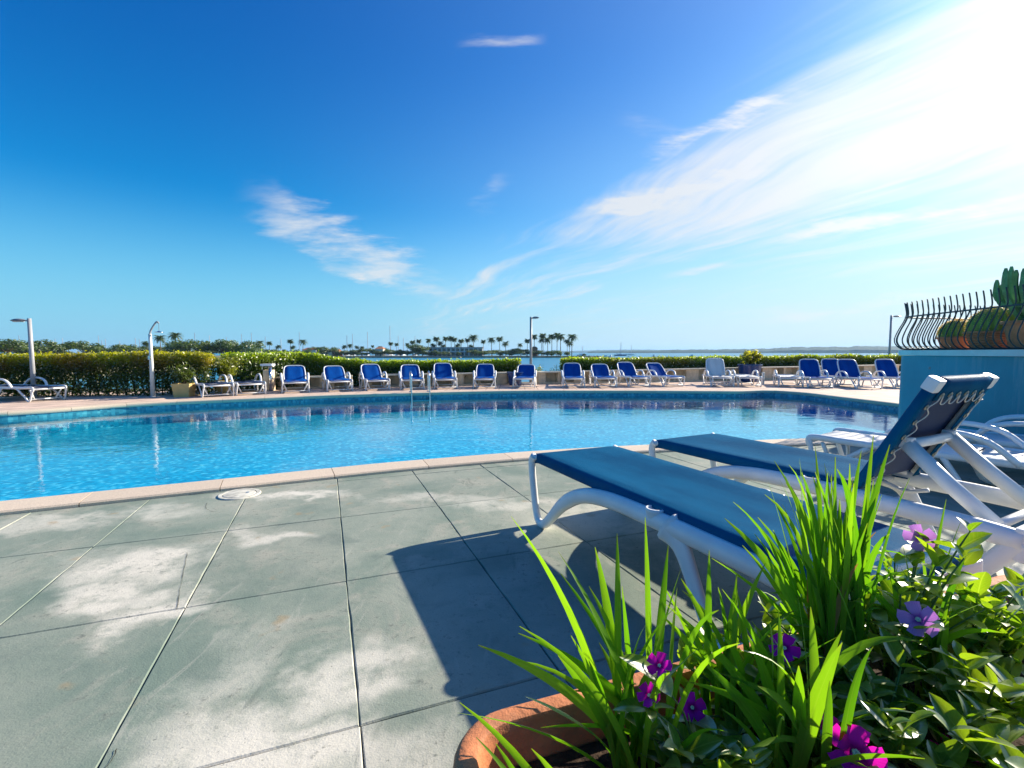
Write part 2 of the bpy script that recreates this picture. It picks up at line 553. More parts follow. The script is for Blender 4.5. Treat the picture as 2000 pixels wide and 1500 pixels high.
def make_sling(name, c0, c1, rough=0.42, spec=0.3):
    m, t, out = mat(name)
    tcn = t.new('ShaderNodeTexCoord')
    v = tcn.outputs['Object']
    wv_ = t.new('ShaderNodeTexWave', wave_type='BANDS', bands_direction='X')
    t.put(wv_.inputs[0], v)
    wv_.inputs['Scale'].default_value = 130
    wv2 = t.new('ShaderNodeTexWave', wave_type='BANDS', bands_direction='Y')
    t.put(wv2.inputs[0], v)
    wv2.inputs['Scale'].default_value = 130
    n = t.noise(v, 4.0, 5, 0.6)
    fade = t.noise(t.scalev(v, (1.5, 4.0, 1)), 1.2, 4, 0.6)
    c = t.mix(t.smooth(fade, 0.3, 0.72), c0, c1)
    dirt = t.smooth(t.noise(v, 14.0, 5, 0.7), 0.6, 0.8, 0, 0.2)
    c = t.mix(dirt, c, tuple(min(1, x * 1.3 + .015) for x in c1))
    p = t.new('ShaderNodeBsdfPrincipled')
    t.put(p.inputs['Base Color'], c)
    p.inputs['Roughness'].default_value = rough
    p.inputs['Specular IOR Level'].default_value = spec
    hh = t.math('ADD', t.math('MULTIPLY', wv_.outputs[1], 0.5), t.math('ADD', t.math('MULTIPLY', wv2.outputs[1], 0.5), t.math('MULTIPLY', n, 1.5)))
    t.put(p.inputs['Normal'], t.bump(hh, 0.25, 0.004))
    t.l.new(p.outputs[0], out.inputs[0])
    return m


make_sling('sling_blue', (0.001, 0.060, 0.150), (0.004, 0.100, 0.215), 0.42, 0.014)
make_sling('sling_navy', (0.001, 0.050, 0.25), (0.002, 0.080, 0.35), 0.6, 0.06)
make_sling('sling_dark', (0.010, 0.022, 0.075), (0.015, 0.035, 0.10), 0.55)
make_sling('sling_white', (0.62, 0.61, 0.58), (0.74, 0.73, 0.70), 0.5)
leaf_mat('leaf_strap', (0.095, 0.235, 0.016), (0.21, 0.35, 0.028), 0.56, 0.42, stripes=True, gloss=0.2, tcol=(1.30, 1.55, 0.30))
leaf_mat('leaf_vinca', (0.10, 0.215, 0.020), (0.26, 0.37, 0.035), 0.58, 0.42, gloss=0.2, veins=True)
leaf_mat('leaf_dry', (0.24, 0.13, 0.05), (0.34, 0.22, 0.09), 0.4, 0.6, tcol=(1.3, 1.0, 0.6))
leaf_mat('leaf_hedge', None, None, 0.5, 0.5, attr='tint', gloss=0.15)
leaf_mat('leaf_tree', None, None, 0.4, 0.6, attr='tint', gloss=0.1)
leaf_mat('petal_lilac', (0.62, 0.30, 0.78), (0.70, 0.36, 0.80), 0.5, 0.5, tcol=(1.2, 0.9, 1.2), gloss=0.1, throat=(0.30, 0.06, 0.40))
leaf_mat('petal_hot', (0.78, 0.02, 0.48), (0.72, 0.02, 0.60), 0.5, 0.5, tcol=(1.3, 0.8, 1.2), gloss=0.1, throat=(0.30, 0.0, 0.16))


# ------------------------------------------------------------------ mesh helpers
def link(name, me, material=None, parent=None, smooth=False):
    if material is not None:
        me.materials.append(MATS[material])
    if smooth:
        me.polygons.foreach_set('use_smooth', [True] * len(me.polygons))
    o = bpy.data.objects.new(name, me)
    COL.objects.link(o)
    if parent is not None:
        o.parent = parent
    return o


def tag(o, label, cat, group=None):
    o['label'] = label
    o['category'] = cat
    if group:
        o['group'] = group
    return o


def thing(name, label, cat, loc=(0, 0, 0), rz=0.0, group=None):
    o = bpy.data.objects.new(name, None)
    o.empty_display_size = 0.1
    COL.objects.link(o)
    o.location = loc
    o.rotation_euler = (0, 0, rz)
    return tag(o, label, cat, group)


def copy_tree(o, parent=None):
    c = o.copy()
    COL.objects.link(c)
    c.parent = parent
    for ch in list(o.children):
        copy_tree(ch, c)
    return c


def cr(pts, n=6, closed=False):
    """Catmull-Rom through points"""
    P = [Vector(p) for p in pts]
    out = []
    N = len(P)
    rngi = range(N if closed else N - 1)
    for i in rngi:
        if closed:
            p0, p1, p2, p3 = P[(i - 1) % N], P[i], P[(i + 1) % N], P[(i + 2) % N]
        else:
            p0, p1, p2, p3 = P[max(i - 1, 0)], P[i], P[i + 1], P[min(i + 2, N - 1)]
        for k in range(n):
            t = k / n
            out.append(0.5 * ((2 * p1) + (p2 - p0) * t + (2 * p0 - 5 * p1 + 4 * p2 - p3) * t * t + (3 * p1 - p0 - 3 * p2 + p3) * t ** 3))
    if not closed:
        out.append(P[-1].copy())
    return out


class MB:
    def __init__(self):
        self.v = []
        self.f = []
        self.uv = None

    def box(self, lo, hi, M=None):
        b = len(self.v)
        for z in (lo[2], hi[2]):
            for (x, y) in ((lo[0], lo[1]), (hi[0], lo[1]), (hi[0], hi[1]), (lo[0], hi[1])):
                p = Vector((x, y, z))
                self.v.append(M @ p if M else p)
        for q in ((3, 2, 1, 0), (4, 5, 6, 7), (0, 1, 5, 4), (1, 2, 6, 5), (2, 3, 7, 6), (3, 0, 4, 7)):
            self.f.append(tuple(b + i for i in q))
        return self

    def bbox(self, lo, hi, bev=0.01, M=None):
        """box with chamfered edges"""
        lo, hi = Vector(lo), Vector(hi)
        bm = bmesh.new()
        bmesh.ops.create_cube(bm, size=1)
        for v in bm.verts:
            v.co = Vector((lo[i] + (v.co[i] + .5) * (hi[i] - lo[i]) for i in range(3)))
        bmesh.ops.bevel(bm, geom=list(bm.edges), offset=bev, segments=2, affect='EDGES', profile=0.7)
        b = len(self.v)
        bm.verts.index_update()
        for v in bm.verts:
            self.v.append(M @ v.co if M else v.co.copy())
        for f in bm.faces:
            self.f.append(tuple(b + v.index for v in f.verts))
        bm.free()
        return self

    def tube(self, pts, r, n=8, flat=1.0, caps=True, side=None):
        """tube along points; r number or list; flat scales the 'side' axis"""
        P = [Vector(p) for p in pts]
        N = len(P)
        rr = r if isinstance(r, (list, tuple)) else [r] * N
        b = len(self.v)
        up = Vector((0, 0, 1))
        prev = None
        for i in range(N):
            t = (P[min(i + 1, N - 1)] - P[max(i - 1, 0)])
            if t.length < 1e-9:
                t = Vector((0, 0, 1))
            t.normalize()
            if side is not None:
                s = Vector(side)
                s = (s - t * s.dot(t)).normalized()
            elif prev is None:
                s = t.cross(up)
                if s.length < 1e-3:
                    s = t.cross(Vector((1, 0, 0)))
                s.normalize()
            else:
                s = prev - t * prev.dot(t)
                if s.length < 1e-6:
                    s = t.orthogonal()
                s.normalize()
            prev = s
            q = s.cross(t)
            for k in range(n):
                a = 2 * math.pi * k / n
                self.v.append(P[i] + s * (math.cos(a) * rr[i] * flat) + q * (math.sin(a) * rr[i]))
        for i in range(N - 1):
            for k in range(n):
                a0 = b + i * n + k
                a1 = b + i * n + (k + 1) % n
                self.f.append((a0, a1, a1 + n, a0 + n))
        if caps:
            self.f.append(tuple(b + k for k in range(n))[::-1])
            self.f.append(tuple(b + (N - 1) * n + k for k in range(n)))
        return self

    def lathe(self, prof, n=24, c=(0, 0, 0), close=False):
        b = len(self.v)
        c = Vector(c)
        for (r, z) in prof:
            for k in range(n):
                a = 2 * math.pi * k / n
                self.v.append(c + Vector((math.cos(a) * r, math.sin(a) * r, z)))
        for i in range(len(prof) - 1):
            for k in range(n):
                a0 = b + i * n + k
                a1 = b + i * n + (k + 1) % n
                self.f.append((a0, a1, a1 + n, a0 + n))
        if close:
            self.f.append(tuple(b + (len(prof) - 1) * n + k for k in range(n)))
        return self

    def grid(self, rows, flip=False):
        """rows: list of lists of points"""
        b = len(self.v)
        m = len(rows[0])
        for r_ in rows:
            self.v += [Vector(p) for p in r_]
        for i in range(len(rows) - 1):
            for k in range(m - 1):
                q = (b + i * m + k, b + i * m + k + 1, b + (i + 1) * m + k + 1, b + (i + 1) * m + k)
                self.f.append(q[::-1] if flip else q)
        return self

    def prism(self, poly, z0, z1, M=None):
        b = len(self.v)
        n = len(poly)
        for z in (z0, z1):
            for p in poly:
                q = Vector((p[0], p[1], z))
                self.v.append(M @ q if M else q)
        self.f.append(tuple(b + i for i in range(n))[::-1])
        self.f.append(tuple(b + n + i for i in range(n)))
        for i in range(n):
            j = (i + 1) % n
            self.f.append((b + i, b + j, b + n + j, b + n + i))
        return self

    def mesh(self, name):
        me = bpy.data.meshes.new(name)
        me.from_pydata([tuple(p) for p in self.v], [], self.f)
        me.update()
        return me

    def build(self, name, material, parent=None, smooth=False, solid=0.0, sub=0, auto=False):
        me = self.mesh(name)
        if auto:
            bm = bmesh.new()
            bm.from_mesh(me)
            bmesh.ops.recalc_face_normals(bm, faces=bm.faces)
            for e in bm.edges:
                if len(e.link_faces) == 2 and e.calc_face_angle(0) > R(40):
                    e.smooth = False
            bm.to_mesh(me)
            bm.free()
            smooth = True
        o = link(name, me, material, parent, smooth)
        if solid:
            md = o.modifiers.new('solid', 'SOLIDIFY')
            md.thickness = solid
            md.offset = 0
        if sub:
            md = o.modifiers.new('sub', 'SUBSURF')
            md.levels = md.render_levels = sub
        return o


def sheet(name, loops, z, material):
    """flat polygon (first loop) with holes (other loops)"""
    vs = [[Vector((p[0], p[1], 0)) for p in L] for L in loops]
    tris = tessellate_polygon(vs)
    flat = [v for L in vs for v in L]
    out = []
    for t_ in tris:
        a, b, c = (flat[i] for i in t_)
        if (b - a).cross(c - a).z < 0:
            t_ = t_[::-1]
        out.append(t_)
    me = bpy.data.meshes.new(name)
    me.from_pydata([(v.x, v.y, z) for v in flat], [], out)
    me.update()
    return link(name, me, material)


def struct(o):
    o['kind'] = 'structure'
    return o


# ------------------------------------------------------------------ pool outline
WATER_Z = -0.13
COPE_Z = 0.03
near = [(-12.0, 5.6), (-10.6, 3.2), (-8.6, 2.0), (-6.6, 2.15), (-4.9, 3.02), (-3.83, 3.57), (-2.75, 4.10), (-1.52, 4.71), (-0.93, 4.96), (0.24, 5.39), (1.71, 5.78), (3.79, 6.19), (5.4, 6.42), (6.9, 6.75), (8.0, 7.6)]
far = [(8.55, 9.0), (8.5, 10.5), (8.32, 12.3), (8.22, 13.35), (7.6, 14.15), (6.6, 13.85), (5.97, 13.9), (3.3, 14.05), (0, 14.0), (-2.95, 13.2), (-4.9, 12.5), (-6.3, 11.75), (-8.33, 10.5), (-9.6, 8.96), (-11.6, 7.4)]
OUT = [Vector((p.x, p.y)) for p in cr([(x, y, 0) for x, y in near + far], 10, True)]


def resample(L, step, closed=True):
    pts = list(L) + ([L[0]] if closed else [])
    acc = [0.0]
    for a, b in zip(pts, pts[1:]):
        acc.append(acc[-1] + (b - a).length)
    tot = acc[-1]
    n = max(1, round(tot / step))
    res = []
    j = 0
    for i in range(n):
        s = tot * i / n
        while acc[j + 1] < s:
            j += 1
        t = (s - acc[j]) / (acc[j + 1] - acc[j])
        res.append(pts[j].lerp(pts[j + 1], t))
    return res


OUT = resample(OUT, 0.3)
NO = len(OUT)


def onormal(i):
    d = OUT[(i + 1) % NO] - OUT[(i - 1) % NO]
    return Vector((d.y, -d.x)).normalized()      # points out of the pool (outline runs counter-clockwise)


def offset(dist):
    return [OUT[i] + onormal(i) * dist for i in range(NO)]


CW = 0.33
MID = offset(0.17)
OUTER = offset(CW)

# pool shell
struct(sheet('pool_water', [OUT], WATER_Z, 'pool_water'))
POOL_Z = -0.46
struct(sheet('pool_floor', [offset(0.02)], POOL_Z, 'pool_mosaic_glints'))
for nm, za, zb, mt in (('pool_wall', POOL_Z, -0.27, 'pool_mosaic_glints'), ('waterline_band', -0.27, 0.0, 'waterline_mosaic')):
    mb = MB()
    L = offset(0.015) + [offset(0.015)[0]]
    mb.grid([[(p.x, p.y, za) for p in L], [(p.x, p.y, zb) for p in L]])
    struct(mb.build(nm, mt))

# coping stones
cope = bpy.data.objects.new('pool_coping', None)
COL.objects.link(cope)
cope['kind'] = 'structure'
per = 3
k = 0
while k < NO:
    idx = [(k + j) % NO for j in range(per + 1)]
    ins, outs = [], []
    for j, i in enumerate(idx):
        p, n = OUT[i], onormal(i)
        tdir = Vector((-n.y, n.x))
        sh = 0.0
        if j == 0:
            sh = 0.003
        if j == per:
            sh = -0.003
        wid = CW + rng.uniform(-.004, .004)
        ins.append(p + tdir * sh)
        outs.append(p + n * wid + tdir * sh)
    prof = [(0.0, -0.05), (-0.012, -0.03), (-0.014, 0.0), (-0.006, 0.022), (0.012, COPE_Z), (CW * .5, COPE_Z + .001), (CW - .012, COPE_Z), (CW, COPE_Z - .012), (CW, -0.05)]
    rows = []
    for a, b in zip(ins, outs):
        u = (b - a).normalized()
        rows.append([Vector((a.x + u.x * q, a.y + u.y * q, z)) for q, z in prof])
    mb = MB()
    mb.grid(rows)
    m_ = len(prof)
    mb.f.append(tuple(range(m_)))
    mb.f.append(tuple(range(per * m_, per * m_ + m_))[::-1])
    mb.build('coping_stone', 'coping_granite', cope, auto=True)
    k += per

# ------------------------------------------------------------------ decks
deck_outer = [(-30, -6), (30, -6), (30, 25.0), (17, 23.2), (7.0, 20.8), (-0.7, 18.6), (-7.5, 16.6), (-9.5, 15.6), (-14.5, 15.2), (-30, 15.0)]
deck = sheet('deck', [deck_outer, MID[::-1]], -0.009, 'mortar_bed')
struct(deck)
mb = MB()
Lo = [Vector((x, y, 0)) for x, y in deck_outer]
mb.grid([[(p.x, p.y, -0.016) for p in Lo + Lo[:1]], [(p.x, p.y, -2.4) for p in Lo + Lo[:1]]])
struct(mb.build('sea_wall', 'precast_stone'))

e_a = Vector((-0.3639, 0.9314))
e_b = Vector((0.9314, 0.3639))
pA = G(677, 1135).to_2d()
SB, SA = 0.69, 1.0


def clip(poly, p, n):
    out = []
    for i in range(len(poly)):
        a, b = poly[i], poly[(i + 1) % len(poly)]
        da, db = (a - p).dot(n), (b - p).dot(n)
        if da >= 0:
            out.append(a)
        if (da >= 0) != (db >= 0):
            out.append(a.lerp(b, da / (da - db)))
    return out


GAP = 0.0035
NEARIDX = [i for i in range(NO) if OUT[i].y < 8]
for i in range(-10, 10):
    for j in range(-4, 6):
        o0 = pA + e_b * (i * SB) + e_a * (j * SA)
        ga, gb = GAP * .5, GAP * .5
        poly = [o0 + e_b * gb + e_a * ga, o0 + e_b * (SB - gb) + e_a * ga, o0 + e_b * (SB - gb) + e_a * (SA - ga), o0 + e_b * gb + e_a * (SA - ga)]
        cen = o0 + e_b * SB * .5 + e_a * SA * .5
        if cen.y < -1.2 or cen.x > 6.6 or cen.x < -6:
            continue
        bi = min(NEARIDX, key=lambda q: (MID[q] - cen).length)
        if (cen - MID[bi]).dot(onormal(bi)) < -1.2:
            continue
        for q in sorted(NEARIDX, key=lambda q: (MID[q] - cen).length)[:4]:
            if (cen - MID[q]).length < 1.6 and poly:
                poly = clip(poly, OUTER[q] + onormal(q) * .008, onormal(q))
        if len(poly) < 3:
            continue
        # the edge runs a little rough
        zt = rng.uniform(-.0012, .0012)
        mb = MB()
        n = len(poly)
        c2 = sum(poly, Vector((0, 0))) / n
        ring = []
        for a, b in zip(poly, poly[1:] + poly[:1]):
            m__ = max(1, int((b - a).length / 0.09))
            for q in range(m__):
                ring.append(a.lerp(b, q / m__) + Vector((rng.uniform(-.0016, .0016), rng.uniform(-.0016, .0016))) * (3.0 if rng.random() < .07 else 1.0))
        mb2 = [(p.x, p.y, -0.03) for p in ring]
        mid_ = [(p.x, p.y, zt - 0.005) for p in ring]
        top_ = []
        for p in ring:
            d_ = (c2 - p).normalized() * 0.005
            top_.append((p.x + d_.x, p.y + d_.y, zt))
        mb.grid([mb2 + mb2[:1], mid_ + mid_[:1], top_ + top_[:1]])
        N1 = len(ring) + 1
        mb.f.append(tuple(range(2 * N1, 2 * N1 + len(ring))))
        mb.build('slab', 'weathered_concrete', deck)

far_outer = [(-26, 7.0), (-13.2, 7.0), (-12.2, 5.6), (-11.8, 5.7)]
fp_hole = OUTER
# paving strip beyond the pool: between the coping and the planting
fi = [i for i in range(NO) if OUT[i].y > 7.3]
# order the far arc from right to left
start = next(i for i in range(NO) if OUT[i].y <= 7.3 and OUT[(i + 1) % NO].y > 7.3)
arc = []
i = start + 1
while OUT[i % NO].y > 7.3:
    arc.append(OUTER[i % NO] + onormal(i % NO) * (-0.05))
    i += 1
pv = [Vector((26, 7.3)), Vector((26, 22.9)), Vector((17, 22.0)), Vector((7.0, 19.6)), Vector((-0.7, 17.6)), Vector((-7.5, 15.4)), Vector((-9.5, 14.0)), Vector((-15, 13.2)), Vector((-26, 13.0)), Vector((-26, 7.3))]
struct(sheet('far_paving', [arc + pv[::-1]], 0.016, 'far_paving'))

# hairline cracks in the near deck, lying in the slabs
for pts in ([(366, 1078), (360, 1110), (356, 1130), (350, 1160), (345, 1190)],
            [(228, 1462), (220, 1480), (205, 1500)], [(404, 982), (402, 992), (412, 998), (424, 998)]):
    mb = MB()
    rows = []
    prevw = .003
    P = [G(a, b, 0.003) for a, b in pts]
    P = cr(P, 4)
    for q in range(len(P)):
        t_ = (P[min(q + 1, len(P) - 1)] - P[max(q - 1, 0)]).normalized()
        s_ = Vector((-t_.y, t_.x, 0))
        w_ = 0.0004 + 0.0012 * rng.random()
        c_ = P[q] + s_ * rng.uniform(-.0018, .0018)
        rows.append([c_ - s_ * w_, c_ + s_ * w_])
    mb.grid(rows)
    mb.build('crack', 'crack_dirt', deck)

# skimmer lid let into the deck at the coping
g = G(468, 966)
sk = thing('skimmer_lid', 'round pale skimmer lid let into the deck beside the pool coping', 'lid', (g.x, g.y, 0.0), 0.3)
MB().lathe([(0.001, 0.012), (0.10, 0.012), (0.115, 0.010), (0.12, 0.004), (0.122, -0.01)], 32).build('cover', 'joint_filler', sk, auto=True)
MB().lathe([(0.124, -0.01), (0.124, 0.009), (0.15, 0.009), (0.156, 0.003), (0.156, -0.01)], 32).build('ring', 'joint_filler', sk, auto=True)
MB().lathe([(0.012, 0.0125), (0.012, 0.016), (0.001, 0.016)], 12, (0.06, 0, 0)).build('screw', 'steel', sk)

# ------------------------------------------------------------------ sea, land, hills
SEA_Z = -1.8
mb = MB()
nA, nR = 64, [0, 30, 80, 200, 500, 1200, 3000, 7000, 12000]
rows = []
for r_ in nR:
    rows.append([(math.cos(2 * math.pi * a / nA) * max(r_, 0.01), math.sin(2 * math.pi * a / nA) * max(r_, 0.01), SEA_Z) for a in range(nA + 1)])
mb.grid(rows, flip=True)
struct(mb.build('sea', 'sea_water'))

# quay / land behind the hedge on the left, out to the palm headland
def land_from_px(pts, z):
    return [G(a, b, z).to_2d() for a, b in pts]


LAND_Z = -0.9
def slab_land(name, poly, ztop, material):
    mb = MB()
    top = [Vector((p[0], p[1])) for p in poly]
    c = sum(top, Vector((0, 0))) / len(top)
    n = len(top)
    a = [(p.x, p.y, ztop) for p in top]
    b = [(p.x + (p.x - c.x) * .012, p.y + (p.y - c.y) * .012, SEA_Z - .5) for p in top]
    mb.grid([b + b[:1], a + a[:1]])
    o = mb.build(name, material)
    tris = tessellate_polygon([[Vector((p.x, p.y, 0)) for p in top]])
    me = o.data
    bm = bmesh.new()
    bm.from_mesh(me)
    bm.verts.ensure_lookup_table()
    for t_ in tris:
        vs = [bm.verts[n + 1 + q] for q in t_]
        if (vs[1].co - vs[0].co).cross(vs[2].co - vs[0].co).z < 0:
            vs = vs[::-1]
        try:
            bm.faces.new(vs)
        except ValueError:
            pass
    bm.to_mesh(me)
    bm.free()
    return struct(o)


slab_land('quay', [(-420, 30), (-40, 22), (-60, 90), (-105, 180), (-128, 262), (-140, 330), (-420, 330)], LAND_Z, 'land')
head = [(-150, 262), (-120, 268), (-60, 276), (-30, 268), (10, 270), (34, 279), (46, 282), (54, 288), (40, 300), (20, 318), (-40, 330), (-150, 335)]
slab_land('headland', head, -0.95, 'land')
slab_land('harbour_road', [(-120, 262), (-60, 270), (-28, 262), (-28, 259), (-60, 266), (-120, 258)], -1.1, 'rock')

# far coast
def coast(name, R0, az0, az1, hf, seed, depth=500):
    r2 = random.Random(seed)
    n = 260
    ph = [r2.uniform(0, 6.28) for _ in range(12)]
    rows = [[], [], [], []]
    for k in range(n + 1):
        a = az0 + (az1 - az0) * k / n
        t = k / n
        h = hf(t)
        bump = sum(math.sin(t * f * 6.28 + ph[q]) / (q + 1.5) for q, f in enumerate((2, 5, 9, 17, 31, 57))) * 0.25
        tree = abs(math.sin(t * 93 + ph[6])) * 0.15 + r2.random() * 0.22
        hh = max(2.0, h * (1 + bump * .55) + 7 * tree)
        for q, (rr, f) in enumerate(((R0, 0), (R0 + 30, .45), (R0 + depth * .4, 1.0), (R0 + depth, 0.5))):
            rows[q].append((math.sin(a) * rr, math.cos(a) * rr, SEA_Z - 1 if q == 0 else SEA_Z + hh * f))
    mb = MB()
    mb.grid(rows)
    return struct(mb.build(name, 'hill_green', smooth=False))


coast('hills', 2300, R(9), R(60), lambda t: 6 + 20 * min(1, t * 1.9) ** 0.8, 4)
coast('far_hills', 5200, R(4), R(50), lambda t: 22 + 14 * math.sin(t * 7) ** 2, 9, 900)

# ------------------------------------------------------------------ low precast wall with niches
def niche_wall(a, b, h0, h1, label, n, ledge_over=0.10):
    a, b = Vector(a), Vector(b)
    d = b - a
    L = d.length
    rz = math.atan2(d.y, d.x)
    t = thing('niche_wall', label, 'wall', (a.x, a.y, 0.0), rz, 'low niche walls behind the loungers')
    dep = 0.34
    hz = lambda x: h0 + (h1 - h0) * x / L
    # local x along, y back
    MB().bbox((0, -0.02, 0.0), (L, dep, 0.07), 0.008).build('plinth', 'precast_stone', t)
    mb = MB()
    mb.v += [Vector(p) for p in [(0.02, dep - .05, .07), (L - .02, dep - .05, .07), (L - .02, dep, .07), (.02, dep, .07),
                                 (0.02, dep - .05, hz(0) - .04), (L - .02, dep - .05, hz(L) - .04), (L - .02, dep, hz(L) - .04), (.02, dep, hz(0) - .04)]]
    mb.f += [(3, 2, 1, 0), (4, 5, 6, 7), (0, 1, 5, 4), (1, 2, 6, 5), (2, 3, 7, 6), (3, 0, 4, 7)]
    mb.build('back_panel', 'precast_stone', t)
    pitch = L / n
    for k in range(n + 1):
        x = min(max(k * pitch, 0.06), L - 0.06)
        wd = 0.05 if k % 2 else 0.22
        x0, x1 = max(0.0, x - wd), min(L, x + wd)
        MB().bbox((x0, 0.0, 0.07), (x1, dep - 0.05, hz(x) - .04), 0.006).build('pier', 'precast_stone', t)
    segs = max(1, round(L / 1.9))
    for k in range(segs):
        x0, x1 = L * k / segs + .003, L * (k + 1) / segs - .003
        za, zb = hz(x0), hz(x1)
        mb = MB()
        mb.v += [Vector(p) for p in [(x0, -ledge_over, za - .04), (x1, -ledge_over, zb - .04), (x1, dep + .05, zb - .04), (x0, dep + .05, za - .04),
                                     (x0, -ledge_over, za), (x1, -ledge_over, zb), (x1, dep + .05, zb), (x0, dep + .05, za)]]
        mb.f += [(3, 2, 1, 0), (4, 5, 6, 7), (0, 1, 5, 4), (1, 2, 6, 5), (2, 3, 7, 6), (3, 0, 4, 7)]
        mb.build('ledge_slab', 'ledge_stone', t)
    return t


W0 = [(-7.35, 14.75), (-5.15, 15.35), (-4.85, 15.5), (0.35, 17.05), (0.95, 17.15), (7.1, 18.75), (8.4, 19.1), (17.2, 21.2)]
niche_wall(W0[0], W0[1], .40, .41, 'short stone bench wall with overhanging ledge at the tall hedge end', 3, 0.14)
niche_wall(W0[2], W0[3], .43, .46, 'long stone niche wall behind the pool ladder', 7)
niche_wall(W0[4], W0[5], .46, .53, 'stone niche wall beside the lamp post in the hedge gap', 8)
niche_wall(W0[5], W0[7], .53, .62, 'stone niche wall behind the blue flower pot and white loungers', 12)


# ------------------------------------------------------------------ hedges and foliage
def leaf_mesh(name, P, Nrm, size, tint, asp=0.5):
    """P (n,3) centres, random leaf quads folded as two triangles pairs"""
    n = len(P)
    u = nrg.normal(size=(n, 3))
    u -= (u * Nrm).sum(1, keepdims=True) * Nrm
    u /= np.linalg.norm(u, axis=1, keepdims=True) + 1e-9
    v = np.cross(Nrm, u)
    s = size[:, None]
    V = np.empty((n, 4, 3))
    V[:, 0] = P - u * s
    V[:, 1] = P + v * s * asp + Nrm * s * .12
    V[:, 2] = P + u * s
    V[:, 3] = P - v * s * asp + Nrm * s * .12
    me = bpy.data.meshes.new(name)
    me.vertices.add(n * 4)
    me.vertices.foreach_set('co', V.reshape(-1).astype(np.float32))
    me.loops.add(n * 4)
    me.loops.foreach_set('vertex_index', np.arange(n * 4, dtype=np.int32))
    me.polygons.add(n)
    me.polygons.foreach_set('loop_start', np.arange(0, n * 4, 4, dtype=np.int32))
    me.polygons.foreach_set('loop_total', np.full(n, 4, dtype=np.int32))
    at_ = me.attributes.new('tint', 'FLOAT_COLOR', 'POINT')
    c = np.ones((n, 4, 4), dtype=np.float32)
    c[:, :, :3] = tint[:, None, :]
    at_.data.foreach_set('color', c.reshape(-1))
    me.update()
    return me


def vnoise(P, f, seed):
    r_ = np.random.default_rng(seed)
    out = np.zeros(len(P))
    for q in range(5):
        k = r_.normal(size=3) * f
        out += np.sin(P @ k + r_.uniform(0, 6.28))
    return out / 5


def hedge(label, path, width, hf, n, lsize, seed, greens, topcol, flush=None, gap=0.35, z0=0.02):
    pts = [Vector(p) for p in path]
    seg = [(pts[i + 1] - pts[i]).length for i in range(len(pts) - 1)]
    L = sum(seg)
    t = thing('hedge', label, 'hedge', (pts[0].x, pts[0].y, 0), 0)
    s = nrg.uniform(0, L, n)
    # more leaves near the faces
    dd = nrg.beta(0.55, 0.55, n) * 2 - 1
    zz = nrg.beta(1.25, 0.75, n)
    X = np.empty((n, 3))
    cum = np.cumsum([0] + seg)
    k = np.clip(np.searchsorted(cum, s, side='right') - 1, 0, len(seg) - 1)
    A = np.array([[p.x, p.y] for p in pts])
    D_ = A[k + 1] - A[k]
    f = (s - cum[k]) / np.array(seg)[k]
    base = A[k] + D_ * f[:, None]
    nn = np.stack([-D_[:, 1], D_[:, 0]], 1) / np.linalg.norm(D_, axis=1, keepdims=True)
    H = np.array([hf(q / L) for q in s])
    top = H * (1 + .035 * vnoise(np.stack([s * 1.0, s * 0, s * 0], 1), 7.0, seed + 9) + .05 * vnoise(np.stack([s * 1.0, s * .0, s * 0], 1), 2.5, seed))
    round_ = 1 - .12 * np.clip(zz - .75, 0, 1) / .25
    X[:, :2] = base + nn * (dd * width * .5 * round_ + nrg.normal(size=n) * .025)[:, None]
    X[:, 2] = z0 + (top - z0) * zz + nrg.normal(size=n) * .02
    hole = vnoise(X, 5.5, seed + 1) + .6 * vnoise(X, 13, seed + 2)
    keep = (hole < gap + (zz > .82) * 1.2)
    X, zz, dd, nnk, s_ = X[keep], zz[keep], dd[keep], nn[keep], s[keep]
    m = len(X)
    Nr = nrg.normal(size=(m, 3)) * .75
    Nr[:, 2] += .55
    Nr[:, :2] += nnk * np.sign(dd)[:, None] * .6
    Nr /= np.linalg.norm(Nr, axis=1, keepdims=True)
    g0, g1 = np.array(greens[0]), np.array(greens[1])
    mixf = nrg.random(m)[:, None]
    tint = g0 * (1 - mixf) + g1 * mixf
    up = np.clip((zz - .72) / .22, 0, 1)[:, None] * nrg.uniform(.3, 1, m)[:, None]
    tint = tint * (1 - up) + np.array(topcol) * up  # yellow new growth on top, colour brightened further to carry the backlit band
    if flush is not None:
        fl = (np.clip(vnoise(X, 1.6, seed + 5) + .15, 0, 1) * np.clip(1 - abs(zz - .82) / .28, 0, 1))[:, None]
        tint = tint * (1 - fl) + np.array(flush) * fl
    sh_ = nrg.random(m) < .035
    X[sh_, 2] += np.where(zz[sh_] > .86, nrg.uniform(0, .09, sh_.sum()), 0)
    X[:, 0] -= pts[0].x
    X[:, 1] -= pts[0].y
    me = leaf_mesh('foliage', X, Nr, lsize * nrg.uniform(.6, 1.25, m), tint, .48)
    link('foliage', me, 'leaf_hedge', t)
    mb = MB()
    q = 0.1
    while q < L:
        kk = int(np.clip(np.searchsorted(cum, q, side='right') - 1, 0, len(seg) - 1))
        b = pts[kk].lerp(pts[kk + 1], (q - cum[kk]) / seg[kk]) - pts[0]
        hh = hf(q / L)
        for _ in range(2):
            tip = b + Vector((rng.uniform(-.25, .25), rng.uniform(-.18, .18)))
            mb.tube([(b.x, b.y, 0.0), ((b.x + tip.x) / 2 + rng.uniform(-.05, .05), (b.y + tip.y) / 2, hh * .45), (tip.x, tip.y, hh * .92)], [.016, .011, .004], 5)
        q += 0.22
    mb.build('stems', 'twig', t)
    return t


